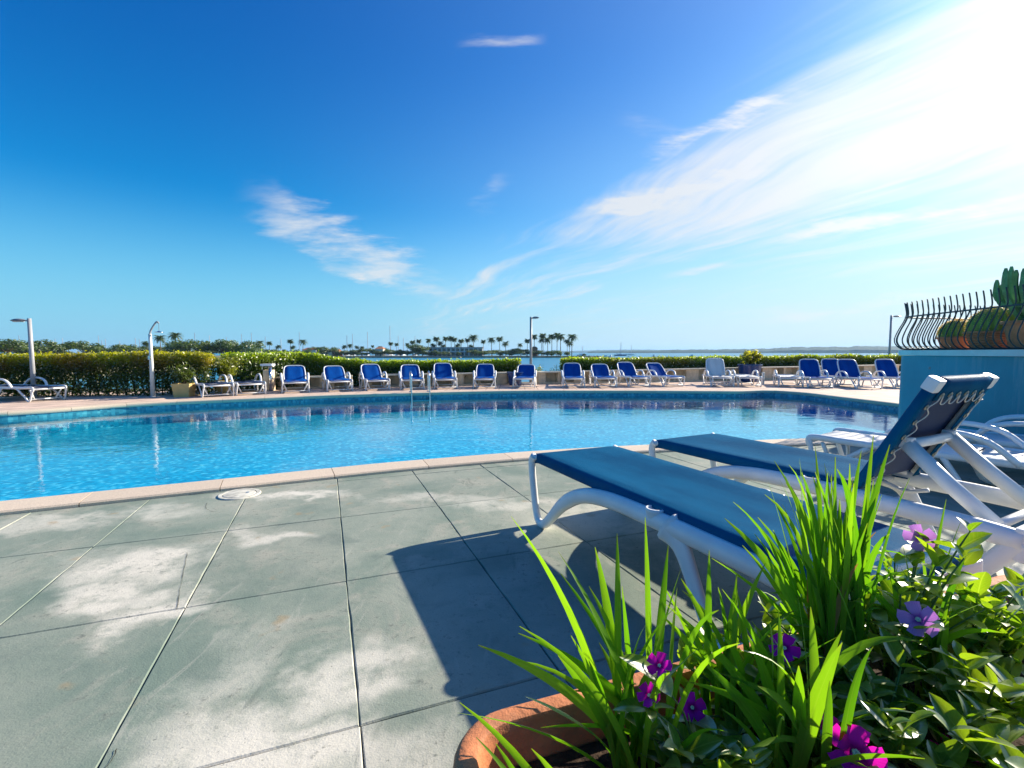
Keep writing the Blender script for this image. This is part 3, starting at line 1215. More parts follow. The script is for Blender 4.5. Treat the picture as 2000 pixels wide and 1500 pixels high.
GRN = ((0.030, 0.070, 0.012), (0.095, 0.165, 0.022))
hedge('tall clipped hedge behind the shower post, yellow and russet along its top', [(-15.6, 12.2), (-12.6, 12.35), (-9.3, 12.75), (-8.2, 13.05)], 0.55, lambda t: 1.10 + .03 * math.sin(t * 9), 52000, 0.038, 3,
      ((0.030, 0.062, 0.014), (0.11, 0.155, 0.028)), (0.62, 0.60, 0.025), (0.30, 0.15, 0.03), 0.50)
hedge('green hedge sloping down from the tall clipped hedge to the bench wall', [(-8.3, 13.9), (-7.0, 15.6), (-5.6, 16.15), (-4.3, 16.5)], 0.75,
      lambda t: 1.12 if t < .42 else 1.12 - .32 * min(1, (t - .42) / .5), 40000, 0.040, 13, GRN, (0.50, 0.62, 0.02), None, .75)
hedge('low green hedge behind the long niche wall with the pool ladder before it', [(-4.5, 16.35), (-2.0, 17.0), (0.25, 17.75)], 0.6, lambda t: .82 + .06 * t, 36000, 0.042, 23, GRN, (0.52, 0.64, 0.02), None, .8)
hedge('long low hedge along the waterfront, broken by the blue flower pot', [(1.9, 18.05), (7.0, 19.4), (12, 20.7), (18.5, 22.3)], 0.6, lambda t: .91 + .09 * min(1, t * 1.6), 80000, 0.046, 33, GRN, (0.44, 0.56, 0.03), (0.20, 0.12, 0.04), .75)


def bush(name, label, loc, rx, h, n, lsize, seed, g0, g1, spiky=False, cat='bush', z0=0.0, material='leaf_hedge'):
    r_ = random.Random(seed)
    t = thing(name, label, cat, loc)
    mb = MB()
    P, Nn, S, T = [], [], [], []
    ns = 16
    for k in range(ns):
        a = r_.uniform(0, 6.28)
        rad = rx * math.sqrt(r_.random())
        tip = Vector((math.cos(a) * rad, math.sin(a) * rad, h * r_.uniform(.65, 1.0) * (1 - .25 * (rad / rx) ** 2)))
        midp = Vector((tip.x * .35, tip.y * .35, tip.z * .5))
        mb.tube([(tip.x * .1, tip.y * .1, z0), midp, tip], [.010, .007, .003], 5)
        for q in range(n // ns):
            f = r_.uniform(.25, 1.0) ** .7
            p = midp.lerp(tip, (f - .5) * 2) if f > .5 else Vector((tip.x * .1, tip.y * .1, z0)).lerp(midp, f * 2)
            sp = .09 * (h / .6)
            p = p + Vector((r_.gauss(0, sp * .6), r_.gauss(0, sp * .6), r_.gauss(0, sp * .5)))
            P.append(p)
            d_ = Vector((r_.gauss(0, 1), r_.gauss(0, 1), r_.gauss(.4, .8))).normalized()
            Nn.append(d_)
            S.append(lsize * r_.uniform(.6, 1.3))
            m_ = r_.random()
            lift = max(0, min(1, p.z / h)) * .55
            T.append([g0[c] * (1 - m_) + g1[c] * m_ + lift * (g1[c] - g0[c]) for c in range(3)])
    link('foliage', leaf_mesh('foliage', np.array([tuple(p) for p in P]), np.array([tuple(p) for p in Nn]), np.array(S), np.array(T), .22 if spiky else .5), material, t)
    mb.build('stem', 'twig', t)
    return t


# ------------------------------------------------------------------ trees
def blob_tree(h, rx, seed, n=900, lobes=9, trunk=0.45):
    """returns (trunk mesh, crown mesh); base at origin"""
    r_ = random.Random(seed)
    mb = MB()
    th = h * trunk
    lean = Vector((r_.uniform(-.06, .06) * h, r_.uniform(-.06, .06) * h, th))
    mb.tube([(0, 0, 0), lean * .5 + Vector((r_.uniform(-.1, .1), 0, 0)), lean], [h * .026, h * .02, h * .015], 7)
    P, Nn, S, T = [], [], [], []
    for k in range(lobes):
        a = 6.28 * k / lobes + r_.uniform(-.4, .4)
        rr = rx * r_.uniform(.25, .72)
        c = Vector((math.cos(a) * rr, math.sin(a) * rr, h * r_.uniform(trunk + .12, .82)))
        if k == 0:
            c = Vector((0, 0, h * .86))
        mb.tube([lean * .9, lean.lerp(c, .5) + Vector((0, 0, -.03 * h)), c], [h * .012, h * .008, h * .003], 5)
        lr = rx * r_.uniform(.34, .52)
        for q in range(n // lobes):
            d_ = Vector((r_.gauss(0, 1), r_.gauss(0, 1), r_.gauss(0, 1))).normalized()
            f = r_.random() ** .4
            p = c + Vector((d_.x * lr * f, d_.y * lr * f, d_.z * min(lr * .7, h * .19) * f))
            P.append(tuple(p))
            Nn.append(tuple((d_ + Vector((r_.gauss(0, .6), r_.gauss(0, .6), r_.gauss(.3, .6)))).normalized()))
            S.append(h * .042 * r_.uniform(.6, 1.3))
            m_ = r_.random()
            T.append([.045 + .075 * m_, .085 + .10 * m_, .022 + .018 * m_])
    return mb.mesh('trunk'), leaf_mesh('crown', np.array(P), np.array(Nn), np.array(S), np.array(T), .6)


def palm_tree(h, seed, fr=30, fl=2.7, fan=False):
    r_ = random.Random(seed)
    mb = MB()
    bx, by = r_.uniform(-.05, .05) * h, r_.uniform(-.05, .05) * h
    tp = Vector((bx, by, h))
    mb.tube([(0, 0, 0), (bx * .2, by * .2, h * .35), (bx * .6, by * .6, h * .7), tp], [.26, .2, .18, .2], 7)
    cr_ = MB()
    for k in range(fr):
        a = 6.28 * k / fr + r_.uniform(-.2, .2)
        el = r_.uniform(-.5, 1.25)
        L = fl * r_.uniform(.8, 1.1)
        d_ = Vector((math.cos(a), math.sin(a), 0))
        sd = Vector((-math.sin(a), math.cos(a), 0))
        p = tp.copy()
        e = el
        rowsL = []
        sp = 8
        for q in range(sp + 1):
            f = q / sp
            wd = (0.80 if fan else 0.60) * math.sin(math.pi * min(1, .12 + f * .95)) * (1 + .5 * (fan and f > .5))
            droop = Vector((0, 0, -wd * .5))
            rowsL.append((p + sd * wd + droop, p.copy(), p - sd * wd + droop))
            p = p + (d_ * math.cos(e) + Vector((0, 0, math.sin(e)))) * (L / sp)
            e -= (.20 if not fan else .13) + .02 * q
        # leaflets: alternate gaps along each side
        for q in range(sp):
            a0, a1 = rowsL[q], rowsL[q + 1]
            for s_ in (0, 2):
                b = len(cr_.v)
                m1 = a0[1].lerp(a1[1], .75)
                o1 = a0[s_].lerp(a1[s_], .9)
                cr_.v += [a0[1], m1, o1 + Vector((0, 0, r_.uniform(-.08, .05)))]
                cr_.f.append((b, b + 1, b + 2))
                b = len(cr_.v)
                cr_.v += [a0[1].lerp(a1[1], .35), a1[1], a1[s_].lerp(a0[s_], .1) + d_ * .12]
                cr_.f.append((b, b + 1, b + 2))
    me = cr_.mesh('crown')
    at_ = me.attributes.new('tint', 'FLOAT_COLOR', 'POINT')
    c = np.ones((len(cr_.v), 4), dtype=np.float32)
    mm = nrg.random(len(cr_.v) // 3).repeat(3)
    c[:, 0] = .045 + .06 * mm
    c[:, 1] = .085 + .08 * mm
    c[:, 2] = .025 + .018 * mm
    at_.data.foreach_set('color', c.reshape(-1))
    return mb.mesh('trunk'), me


for m_ in ('bark', 'palm_bark', 'leaf_tree'):
    pass
TREES = []
for sd in range(5):
    a, b = blob_tree(7.0, [4.6, 5.4, 3.8, 5.0, 3.2][sd], 40 + sd, 1700, [11, 13, 10, 12, 9][sd], [.36, .30, .33, .22, .10][sd])
    a.materials.append(MATS['bark'])
    b.materials.append(MATS['leaf_tree'])
    TREES.append((a, b))
PALMS = []
for sd, (h, fl, fan) in enumerate(((10, 4.2, False), (11.5, 3.3, True), (8.5, 3.8, False), (13, 3.4, True))):
    a, b = palm_tree(h, 80 + sd, 56, fl, fan)
    a.materials.append(MATS['palm_bark'])
    b.materials.append(MATS['leaf_tree'])
    PALMS.append((a, b, h))


def plant_tree(kind, name, px_, Y, top_py, label, group, base_z=LAND_Z, wide=1.0, rz=None):
    top = at(px_, top_py, Y)
    h = top.z - base_z
    t = thing(name, label, 'tree', (top.x, Y, base_z), rng.uniform(0, 6.28) if rz is None else rz, group)
    if name == 'palm_tree':
        a, b, h0 = PALMS[kind]
        s = h / (h0 + 1.0)
    else:
        a, b = TREES[kind]
        s = h / 7.0
    wide *= 1.0 if name == 'palm_tree' else 1.5
    t.scale = (s * wide, s * wide, s)
    for nm, me in (('trunk', a), ('crown', b)):
        o = bpy.data.objects.new(nm, me)
        COL.objects.link(o)
        o.parent = t
    return t


GT = 'trees of the quay beyond the tall hedge'
LT = 'broad green tree on the quay beyond the clipped hedges'
for px_, top, k, Y, wd in ((10, 662, 0, 150, 1.1), (45, 668, 1, 165, 1.0), (88, 664, 2, 170, 1.0), (122, 670, 4, 180, 1.0), (160, 666, 0, 170, 1.0), (192, 674, 4, 190, .9),
                           (236, 672, 1, 180, 1.0), (345, 665, 2, 180, 1.0), (372, 664, 3, 175, 1.0), (398, 668, 4, 185, 1.0), (432, 663, 0, 180, 1.0), (483, 666, 3, 185, .9),
                           (462, 674, 4, 195, 1.0), (330, 676, 1, 200, 1.0), (282, 676, 4, 200, 1.0), (212, 680, 3, 205, 1.0), (520, 682, 3, 230, .8)):
    where = 'behind the hedge lamp post' if px_ < 110 else 'between hedge lamp post and shower' if px_ < 300 else 'just past the shower head' if px_ < 400 else 'behind the two planter bushes'
    plant_tree(k, 'broadleaf_tree', px_, Y, top, 'broad green quay tree ' + where, GT, wide=wd)
for px_, top, k, Y, wd in ((28, 672, 3, 185, 1.1), (70, 674, 4, 190, 1.2), (108, 675, 0, 195, 1.1), (178, 676, 2, 200, 1.1), (258, 673, 0, 190, 1.0), (300, 676, 3, 200, 1.2), (412, 673, 1, 195, 1.1), (448, 672, 2, 195, 1.0), (498, 678, 0, 205, 1.1), (535, 682, 1, 225, 1.1), (555, 682, 4, 232, 1.2), (580, 683, 3, 240, 1.0), (600, 683, 2, 250, 1.1)):
    plant_tree(k, 'broadleaf_tree', px_, Y, top, 'low dark tree in the second line of the quay ' + ('behind the hedge lamp post' if px_ < 120 else 'between lamp post and shower' if px_ < 310 else 'beyond the sloping hedge'), GT, wide=wd)
for px_, top, k, Y in ((133, 670, 2, 185), (286, 668, 2, 175), (313, 657, 0, 190), (343, 652, 0, 195), (200, 676, 2, 190), (508, 667, 0, 210), (526, 668, 1, 215), (543, 675, 2, 215),
                       (567, 664, 1, 240), (591, 665, 0, 240), (572, 676, 2, 230)):
    plant_tree(k, 'palm_tree', px_, Y, top, ('fan palm' if k in (1, 3) else 'short feather palm' if k == 2 else 'tall feather palm') + (' of the quay between lamp post and shower' if px_ < 299 else ' of the quay just past the shower head' if px_ < 400 else ' of the quay beyond the sloping hedge'), GT)
LH = 'bushy green tree at the foot of the palms on the headland'
for px_, top, k, Y, wd in ((612, 677, 0, 275, .8), (632, 677, 2, 272, .9), (652, 678, 3, 276, .8), (675, 684, 1, 275, 1.0), (690, 683, 2, 276, .9), (706, 680, 4, 278, 1.2), (722, 680, 0, 280, .8), (745, 679, 3, 282, .9),
                           (760, 682, 1, 276, .9), (782, 682, 4, 276, 1.1), (812, 672, 2, 276, .9), (825, 676, 0, 277, .9), (795, 684, 3, 275, .9), (945, 686, 1, 284, 1.1), (962, 684, 0, 282, 1.2), (975, 683, 3, 283, 1.1),
                           (995, 683, 1, 284, 1.1), (1012, 680, 2, 282, 1.2), (1028, 682, 0, 283, 1.2), (1052, 684, 3, 284, 1.1), (1076, 688, 4, 284, 1.0), (1093, 689, 1, 283, .8), (1108, 690, 2, 284, .9), (930, 686, 2, 285, 1.0)):
    where = 'beside the low pale house' if px_ < 660 else 'before the narrow peach house' if px_ < 770 else 'at the arcade end towards the houses' if px_ < 840 else 'between arcade building and lamp post' if px_ < 1035 else 'under the palms of the headland tip'
    plant_tree(k, 'broadleaf_tree', px_, Y, top, 'low bushy green tree ' + where, 'low trees on the headland', -0.95, wd)
for px_ in range(598, 1116, 15):
    top = 686 + rng.uniform(-3, 3)
    where = 'beside the low pale house' if px_ < 660 else 'before the narrow peach house' if px_ < 770 else 'before the arcade building' if px_ < 940 else 'between arcade building and lamp post' if px_ < 1035 else 'under the palms of the headland tip'
    if 842 < px_ < 935 and rng.random() < .55:
        continue
    plant_tree(rng.randrange(5), 'shrub', px_ + rng.uniform(-5, 5), 274 + rng.uniform(0, 3) + (4 if px_ > 1080 else 0), top, 'dark rounded shrub ' + where, 'shrubs on the headland shore', -0.98, 1.3)
LP = 'tall palm tree on the headland across the water'
for px_, top, k, Y in ((672, 675, 2, 280), (684, 673, 0, 282), (697, 676, 2, 283), (708, 677, 2, 284), (728, 675, 3, 286), (742, 677, 0, 288), (763, 669, 1, 288), (774, 671, 3, 292),
                       (795, 671, 3, 286), (806, 666, 1, 290), (818, 664, 3, 288), (836, 663, 3, 292), (852, 659, 1, 290), (859, 668, 0, 286), (870, 659, 3, 295), (881, 658, 1, 288), (888, 661, 3, 286), (901, 663, 1, 284), (913, 662, 3, 288),
                       (894, 672, 2, 290), (866, 674, 2, 286), (846, 672, 2, 284), (925, 656, 0, 292), (920, 674, 2, 288), (944, 665, 3, 290), (960, 661, 0, 288), (976, 659, 1, 290), (988, 668, 2, 292),
                       (1016, 672, 0, 286), (1030, 663, 1, 284), (1044, 655, 3, 284), (1058, 662, 1, 285), (1061, 653, 3, 288), (1070, 661, 0, 284), (1078, 654, 1, 290), (1088, 652, 3, 292), (1095, 655, 0, 284), (1108, 664, 1, 283), (1117, 655, 0, 286), (1112, 668, 2, 288)):
    kindw = 'fan palm with a dense round head' if k in (1, 3) else ('short feather palm' if k == 2 else 'tall feather palm')
    where = 'beside the white shed' if px_ < 735 else 'under the big yacht mast' if px_ < 800 else 'behind the arcade building' if px_ < 940 else 'between arcade building and lamp post' if px_ < 1025 else 'in the cluster at the headland tip'
    plant_tree(k, 'palm_tree', px_, Y, top, kindw + ' ' + where, 'palms on the headland', -0.95)

# rocks of the small jetty
for k in range(46):
    px_ = rng.uniform(1085, 1182)
    Y = 283 + (px_ - 1085) * .06 + rng.uniform(-3, 3)
    p = at(px_, 699, Y)
    bm = bmesh.new()
    bmesh.ops.create_icosphere(bm, subdivisions=1, radius=1)
    for v in bm.verts:
        v.co *= rng.uniform(.75, 1.2)
    me = bpy.data.meshes.new('rock')
    bm.to_mesh(me)
    bm.free()
    o = link('rock', me, 'rock')
    tag(o, 'grey boulder of the little jetty below the headland palms', 'rock', 'boulders of the jetty')
    o.location = (p.x, Y, SEA_Z + rng.uniform(.0, .5))
    o.scale = (rng.uniform(.7, 1.5), rng.uniform(.7, 1.3), rng.uniform(.5, 1.0))
    o.rotation_euler = (0, 0, rng.uniform(0, 6))
for px_, top in ((1141, 690), (1166, 694)):
    plant_tree(4, 'broadleaf_tree', px_, 287, top, 'small dark shrub tree growing on the jetty boulders', 'shrubs on the jetty', SEA_Z + .4)


# ------------------------------------------------------------------ waterfront buildings and boats
def arcade():
    x0, x1 = at(836, 690, 281).x, at(942, 690, 281).x
    t = thing('waterfront_building', 'long white two storey arcade building with columns under the headland palms', 'building', (x0, 281, -0.95))
    L = x1 - x0
    MB().box((0, 2.2, 0), (L, 7, 5.0)).build('wall', 'bright_wall', t)
    for z in (2.35, 4.6):
        MB().box((-.3, -.3, z), (L + .3, 2.2, z + .35)).build('floor_slab', 'hull_white', t)
    MB().box((-.4, -.4, 5.0), (L + .4, 7.3, 5.3)).build('roof', 'roof_tile', t)
    n = 12
    for k in range(n + 1):
        x = L * k / n
        MB().box((x - .18, -.1, 0), (x + .18, .26, 2.35)).build('column', 'hull_white', t)
        MB().box((x - .15, -.07, 2.7), (x + .15, .23, 4.6)).build('column', 'hull_white', t)
        if k < n:
            for z0, z1 in ((.3, 2.1), (2.9, 4.4)):
                MB().box((x + .5, 2.12, z0), (x + L / n - .5, 2.195, z1)).build('window', 'dark_glass', t)


arcade()
for px0, px1, Y, h, roof, lab in ((590, 617, 272, 3.6, 'roof_tile', 'low pale house with a tiled roof at the quay end'), (618, 648, 274, 3.2, 'hull_white', 'flat roofed white shed between the quay trees'),
                                  (733, 748, 277, 4.2, 'roof_tile', 'narrow peach house with a tiled roof among the headland trees'), (1039, 1050, 281, 4.4, 'roof_tile', 'small brick coloured house behind the middle lamp post'),
                                  (652, 662, 274, 2.6, 'roof_tile', 'little orange kiosk beside the white shed')):
    a, b = at(px0, 690, Y).x, at(px1, 690, Y).x
    t = thing('house', lab, 'house', (a, Y, -0.95))
    L = b - a
    MB().box((0, 0, 0), (L, 6, h)).build('wall', 'roof_tile' if 'brick' in lab or 'kiosk' in lab else 'bright_wall', t)
    mb = MB()
    if roof == 'roof_tile':
        mb.v += [Vector(p) for p in [(-.4, -.4, h), (L + .4, -.4, h), (L + .4, 6.4, h), (-.4, 6.4, h), (L * .25, 3, h + 1.3), (L * .75, 3, h + 1.3)]]
        mb.f += [(0, 1, 5, 4), (1, 2, 5), (2, 3, 4, 5), (3, 0, 4), (3, 2, 1, 0)]
    else:
        mb.box((-.3, -.3, h), (L + .3, 6.3, h + .25))
    mb.build('roof', roof, t)
    MB().box((L * .2, -.04, .9), (L * .42, 0.02, 2.1)).build('window', 'dark_glass', t)
    MB().box((L * .6, -.04, 0), (L * .74, 0.02, 2.1)).build('door', 'dark_glass', t)


def hull(mb, L, W, H):
    rows = []
    for k in range(9):
        f = k / 8
        wd = W * .5 * (1 - max(0, (f - .45) / .55) ** 2.2) * (.85 + .15 * min(1, f * 4))
        sh = H * (1 + .25 * f * f)
        x = (f - .45) * L
        rows.append([(x, -wd, sh), (x, -wd * .8, H * .3), (x, 0, -.25 * (1 - f * .5)), (x, wd * .8, H * .3), (x, wd, sh)])
    mb.grid(rows, flip=True)
    mb.grid([[(r_[0]), (r_[4])] for r_ in rows])
    b = len(mb.v)
    mb.v += [Vector(p) for p in rows[0]]
    mb.f.append((b, b + 1, b + 2, b + 3, b + 4))


def sailboat(px_, top_py, Y, label, group, col='hull_white', L=11, rz=0.3):
    p = at(px_, top_py, Y)
    t = thing('sailboat', label, 'sailboat', (p.x, Y, SEA_Z), rz, group)
    mb = MB()
    hull(mb, L, L * .28, 1.1)
    h = mb.build('hull', col, t, auto=True)
    MB().bbox((-L * .2, -L * .07, 1.1), (L * .18, L * .07, 1.75), .15).build('cabin', 'hull_white', t)
    top = p.z - SEA_Z
    mm = MB().tube([(L * .08, 0, 1.0), (L * .08, 0, top)], [.26, .20], 6).build('mast', 'mast_metal', t)
    MB().tube([(L * .08, 0, 2.4), (-L * .32, 0, 2.3)], .09, 6).build('boom', 'mast_metal', t)
    MB().tube([(L * .08, -1.1, top * .6), (L * .08, 1.1, top * .6)], .04, 5).build('spreader', 'mast_metal', mm)
    return t


for px_, top in ((34, 655), (78, 665), (105, 662), (120, 660), (190, 655), (196, 665), (203, 662), (232, 666), (262, 660), (270, 663), (352, 660), (378, 650), (408, 655), (440, 658), (470, 652), (489, 650), (516, 657), (583, 648), (548, 662),
                 (676, 655), (687, 652), (717, 648), (777, 656), (787, 660), (810, 656), (452, 664), (320, 662)):
    sailboat(px_, top, 350 + rng.uniform(0, 40), 'moored sailing boat, its mast rising ' + ('beside the hedge lamp post' if px_ < 130 else 'between hedge lamp post and shower' if px_ < 299 else 'past the shower above the quay trees' if px_ < 500 else 'above the sloping hedge' if px_ < 600 else 'over the headland houses'), 'sailboats moored behind the trees', rz=rng.uniform(1.2, 1.9))
sailboat(760, 636, 345, 'big yacht whose dark mast towers over the headland palms', None, L=20, rz=1.5)
sailboat(1211, 668, 420, 'blue hulled sailing boat anchored off the jetty', None, 'hull_blue', 11, .1)
sailboat(1232, 674, 520, 'white sailing boat anchored farther out than the blue one', None, 'hull_white', 11, .4)
sailboat(1136, 676, 430, 'white sailing boat half hidden behind the jetty boulders', None, 'hull_white', 9, .2)


def motorboat(px_, py_, label, L=6, col='hull_white', rz=.3):
    g = G(px_, py_, SEA_Z)
    t = thing('motorboat', label, 'boat', g, rz, None)
    mb = MB()
    hull(mb, L, L * .34, .8)
    mb.build('hull', col, t, auto=True)
    MB().bbox((-L * .12, -L * .12, .8), (L * .16, L * .12, 1.7), .12).build('cabin', 'hull_white', t)
    MB().bbox((L * .163, -L * .10, 1.15), (L * .172, L * .10, 1.6), .003).build('windscreen', 'dark_glass', t)
    return t


motorboat(1277, 698, 'small dark blue motor boat on the open water', 5, 'hull_blue', 1.2)
motorboat(1351, 697, 'tiny dark buoy boat far out past the low hedge', 4, 'hull_blue', .2)
motorboat(1182, 700, 'low dark dinghy beside the jetty tip', 4.5, 'hull_blue', .2)
motorboat(1193, 699, 'second little dinghy moored next to the jetty tip', 3.5, 'hull_blue', 1.0)

# ------------------------------------------------------------------ raised terrace with railing
TA, TB = Vector((5.76, 4.3)), Vector((6.31, 7.95))
tdir = (TB - TA).normalized()
tn = Vector((-tdir.y, tdir.x))
CR_ = 0.35
corner = []
for k in range(9):
    a = k / 8 * R(80)
    # arc from left face round to the back face
    c0 = TB - tdir * CR_ - tn * CR_
    corner.append(c0 + tn * CR_ * math.cos(a) + tdir * CR_ * math.sin(a))
back_end = Vector((10.5, 8.75))
foot = [TA] + corner + [back_end, Vector((10.5, 4.3))]
terr = thing('terrace_block', 'raised terrace block with blue painted wall and white cap beside the pool', 'terrace', (0, 0, 0))
mb = MB()
mb.prism([(p.x, p.y) for p in foot[::-1]], POOL_Z + .01, 1.10)
mb.build('wall', 'wall_blue', terr, auto=True)


def off_path(d_):
    res = []
    F = [TA - tdir * 0] + corner + [back_end]
    for i, p in enumerate(F):
        a = F[max(i - 1, 0)]
        b = F[min(i + 1, len(F) - 1)]
        t_ = (b - a).normalized()
        res.append(p + Vector((-t_.y, t_.x)) * d_)
    return res


cap = off_path(0.04) + [Vector((10.5, 4.3))]
mb = MB()
mb.prism([(p.x, p.y) for p in cap[::-1]], 1.104, 1.185)
mb.build('cap', 'white_paint', terr, auto=True)
MB().bbox((-.012, -.02, -.02), (.02, .02, .02), .004, Matrix.Translation((6.183, 7.05, .92))).build('fixing_plate', 'lamp_grey', terr)

rail = thing('railing', 'dark iron railing with bellied bars on the blue terrace wall', 'railing', (0, 0, 0))
rp = [Vector((p.x, p.y)) for p in off_path(-0.05)]
rp = resample(rp, 0.112, closed=False)
RZ0 = 1.185
prof = [(0.0, 0.012), (0.07, 0.03), (0.135, 0.10), (0.15, 0.19), (0.105, 0.33), (0.05, 0.45), (0.02, 0.55), (0.02, 0.62), (0.045, 0.76)]
prof = [(p.x, p.y) for p in cr([(a, b, 0) for a, b in prof], 3)]


def pnorm(L, i):
    t_ = (L[min(i + 1, len(L) - 1)] - L[max(i - 1, 0)]).normalized()
    return Vector((-t_.y, t_.x))


for i in range(len(rp)):
    nn_ = pnorm(rp, i)
    pts = [Vector((rp[i].x + nn_.x * o_, rp[i].y + nn_.y * o_, RZ0 + z)) for o_, z in prof]
    MB().tube(pts, 0.0085, 6).build('bar', 'rail_iron', rail, smooth=True)
for o_, z, r_ in ((0.026, 0.53, 0.012), (0.0, 0.014, 0.013)):
    pts = [Vector((rp[i].x + pnorm(rp, i).x * o_, rp[i].y + pnorm(rp, i).y * o_, RZ0 + z)) for i in range(len(rp))]
    MB().tube(pts, r_, 6).build('rail_band', 'rail_iron', rail, smooth=True)


def pot(name, label, loc, prof, material='terracotta', n=36, soil_r=None, soil_z=None, rz=0):
    t = thing(name, label, 'pot', loc, rz)
    MB().lathe(prof, n).build('body', material, t, auto=True)
    MB().lathe([(soil_r, soil_z), (soil_r * .5, soil_z + .012), (0.001, soil_z + .015)], 24).build('soil', 'soil', t, smooth=True)
    return t


def bowl_prof(r0, r1, h, lip=.02):
    return [(r0 * .98, 0), (r0, 0.006), (r0 + (r1 - r0) * .6, h * .55), (r1, h - lip * 1.6), (r1 + lip, h - lip * 1.5), (r1 + lip, h - .004), (r1 + lip - .008, h), (r1 - .012, h), (r1 - .018, h - .03), (r0 * .9, .03), (0.001, .03)]


TZ = 1.186
pot('cactus_bowl', 'terracotta bowl of the smaller round cactus behind the railing', (6.70, 7.22, TZ), bowl_prof(.17, .22, .20), soil_r=.195, soil_z=.17)
pot('cactus_bowl', 'ribbed terracotta bowl of the larger round cactus behind the railing', (6.66, 6.60, TZ),
    [(.23, 0), (.24, .01)] + [q for k in range(6) for q in ((.245 + .012 * k, .02 + .035 * k), (.257 + .012 * k, .03 + .035 * k), (.247 + .012 * k, .048 + .035 * k))] + [(.335, .23), (.335, .255), (.30, .255), (.29, .22), (.20, .03), (.001, .03)], soil_r=.285, soil_z=.215)
pot('cactus_pot', 'tall terracotta pot holding the candelabra cactus', (6.48, 5.98, TZ), bowl_prof(.19, .26, .36, .025), soil_r=.235, soil_z=.33)


def barrel(label, loc, r_, hh, seed):
    t = thing('barrel_cactus', label, 'cactus', loc)
    ribs = 22
    mb = MB()
    rows = []
    for i in range(11):
        ph = -.35 + (math.pi / 2 + .33) * i / 10
        row = []
        for k in range(ribs * 4 + 1):
            a = 2 * math.pi * k / (ribs * 4)
            rr = r_ * math.cos(ph) * (1 + .055 * math.cos(a * ribs) * (math.cos(ph) ** .5 if math.cos(ph) > 0 else 0))
            row.append((rr * math.cos(a), rr * math.sin(a), hh * (math.sin(ph) + .34) / 1.34))
        rows.append(row)
    mb.grid(rows)
    mb.build('body', 'barrel_green', t, smooth=True)
    r2 = random.Random(seed)
    mb = MB()
    for k in range(ribs):
        a = 2 * math.pi * k / ribs
        for i in range(16):
            ph = -.15 + 1.62 * i / 15
            cp = max(.03, math.cos(ph))
            c = Vector((r_ * 1.05 * cp * math.cos(a), r_ * 1.05 * cp * math.sin(a), hh * (math.sin(ph) + .34) / 1.34))
            nrm = Vector((cp * math.cos(a), cp * math.sin(a), math.sin(ph)))
            for q in range(11):
                d_ = (nrm + Vector((r2.gauss(0, .6), r2.gauss(0, .6), r2.gauss(0, .6)))).normalized()
                s_ = d_.orthogonal().normalized() * .0036
                b = len(mb.v)
                tip = c + d_ * r2.uniform(.018, .034)
                mb.v += [c - s_, c + s_, tip]
                mb.f.append((b, b + 1, b + 2))
    mb.build('spines', 'spine_gold', t)


barrel('smaller golden barrel cactus in a terracotta bowl', (6.70, 7.22, TZ + .178), .205, .27, 1)
barrel('larger golden barrel cactus in a ribbed terracotta bowl', (6.66, 6.60, TZ + .226), .29, .36, 2)

cc = thing('candelabra_cactus', 'tall green candelabra cactus with many upright arms', 'cactus', (6.48, 5.98, TZ + .34))
r2 = random.Random(5)
for k in range(46):
    a = r2.uniform(0, 6.28)
    rad = .40 * math.sqrt(r2.random())
    top = .80 - .55 * (rad / .40) ** 2 * r2.uniform(.5, 1.0) + r2.uniform(-.06, .08)
    bx, by = math.cos(a), math.sin(a)
    pts = cr([(bx * .03, by * .03, 0.0 - .02), (bx * rad * .55, by * rad * .55, .10 + .12 * r2.random()), (bx * rad * .95, by * rad * .95, top * .55), (bx * rad, by * rad, top)], 4)
    N = len(pts)
    rr = [.028 + .012 * math.sin(i * 1.7 + k) * .5 for i in range(N)]
    rr[-1] = .012
    rr[-2] = .024
    mb = MB()
    # ribbed arm: four-winged section
    b0 = 0
    nsec = 8
    for i in range(N):
        t_ = (pts[min(i + 1, N - 1)] - pts[max(i - 1, 0)]).normalized()
        s_ = t_.cross(Vector((0.3, .9, .1))).normalized()
        q_ = t_.cross(s_)
        for j in range(nsec):
            an = 2 * math.pi * j / nsec
            r3 = rr[i] * (1.25 if j % 2 == 0 else .62)
            mb.v.append(pts[i] + s_ * math.cos(an) * r3 + q_ * math.sin(an) * r3)
    for i in range(N - 1):
        for j in range(nsec):
            mb.f.append((i * nsec + j, i * nsec + (j + 1) % nsec, (i + 1) * nsec + (j + 1) % nsec, (i + 1) * nsec + j))
    mb.f.append(tuple((N - 1) * nsec + j for j in range(nsec)))
    mb.build('arm', 'cactus_green', cc, smooth=False)

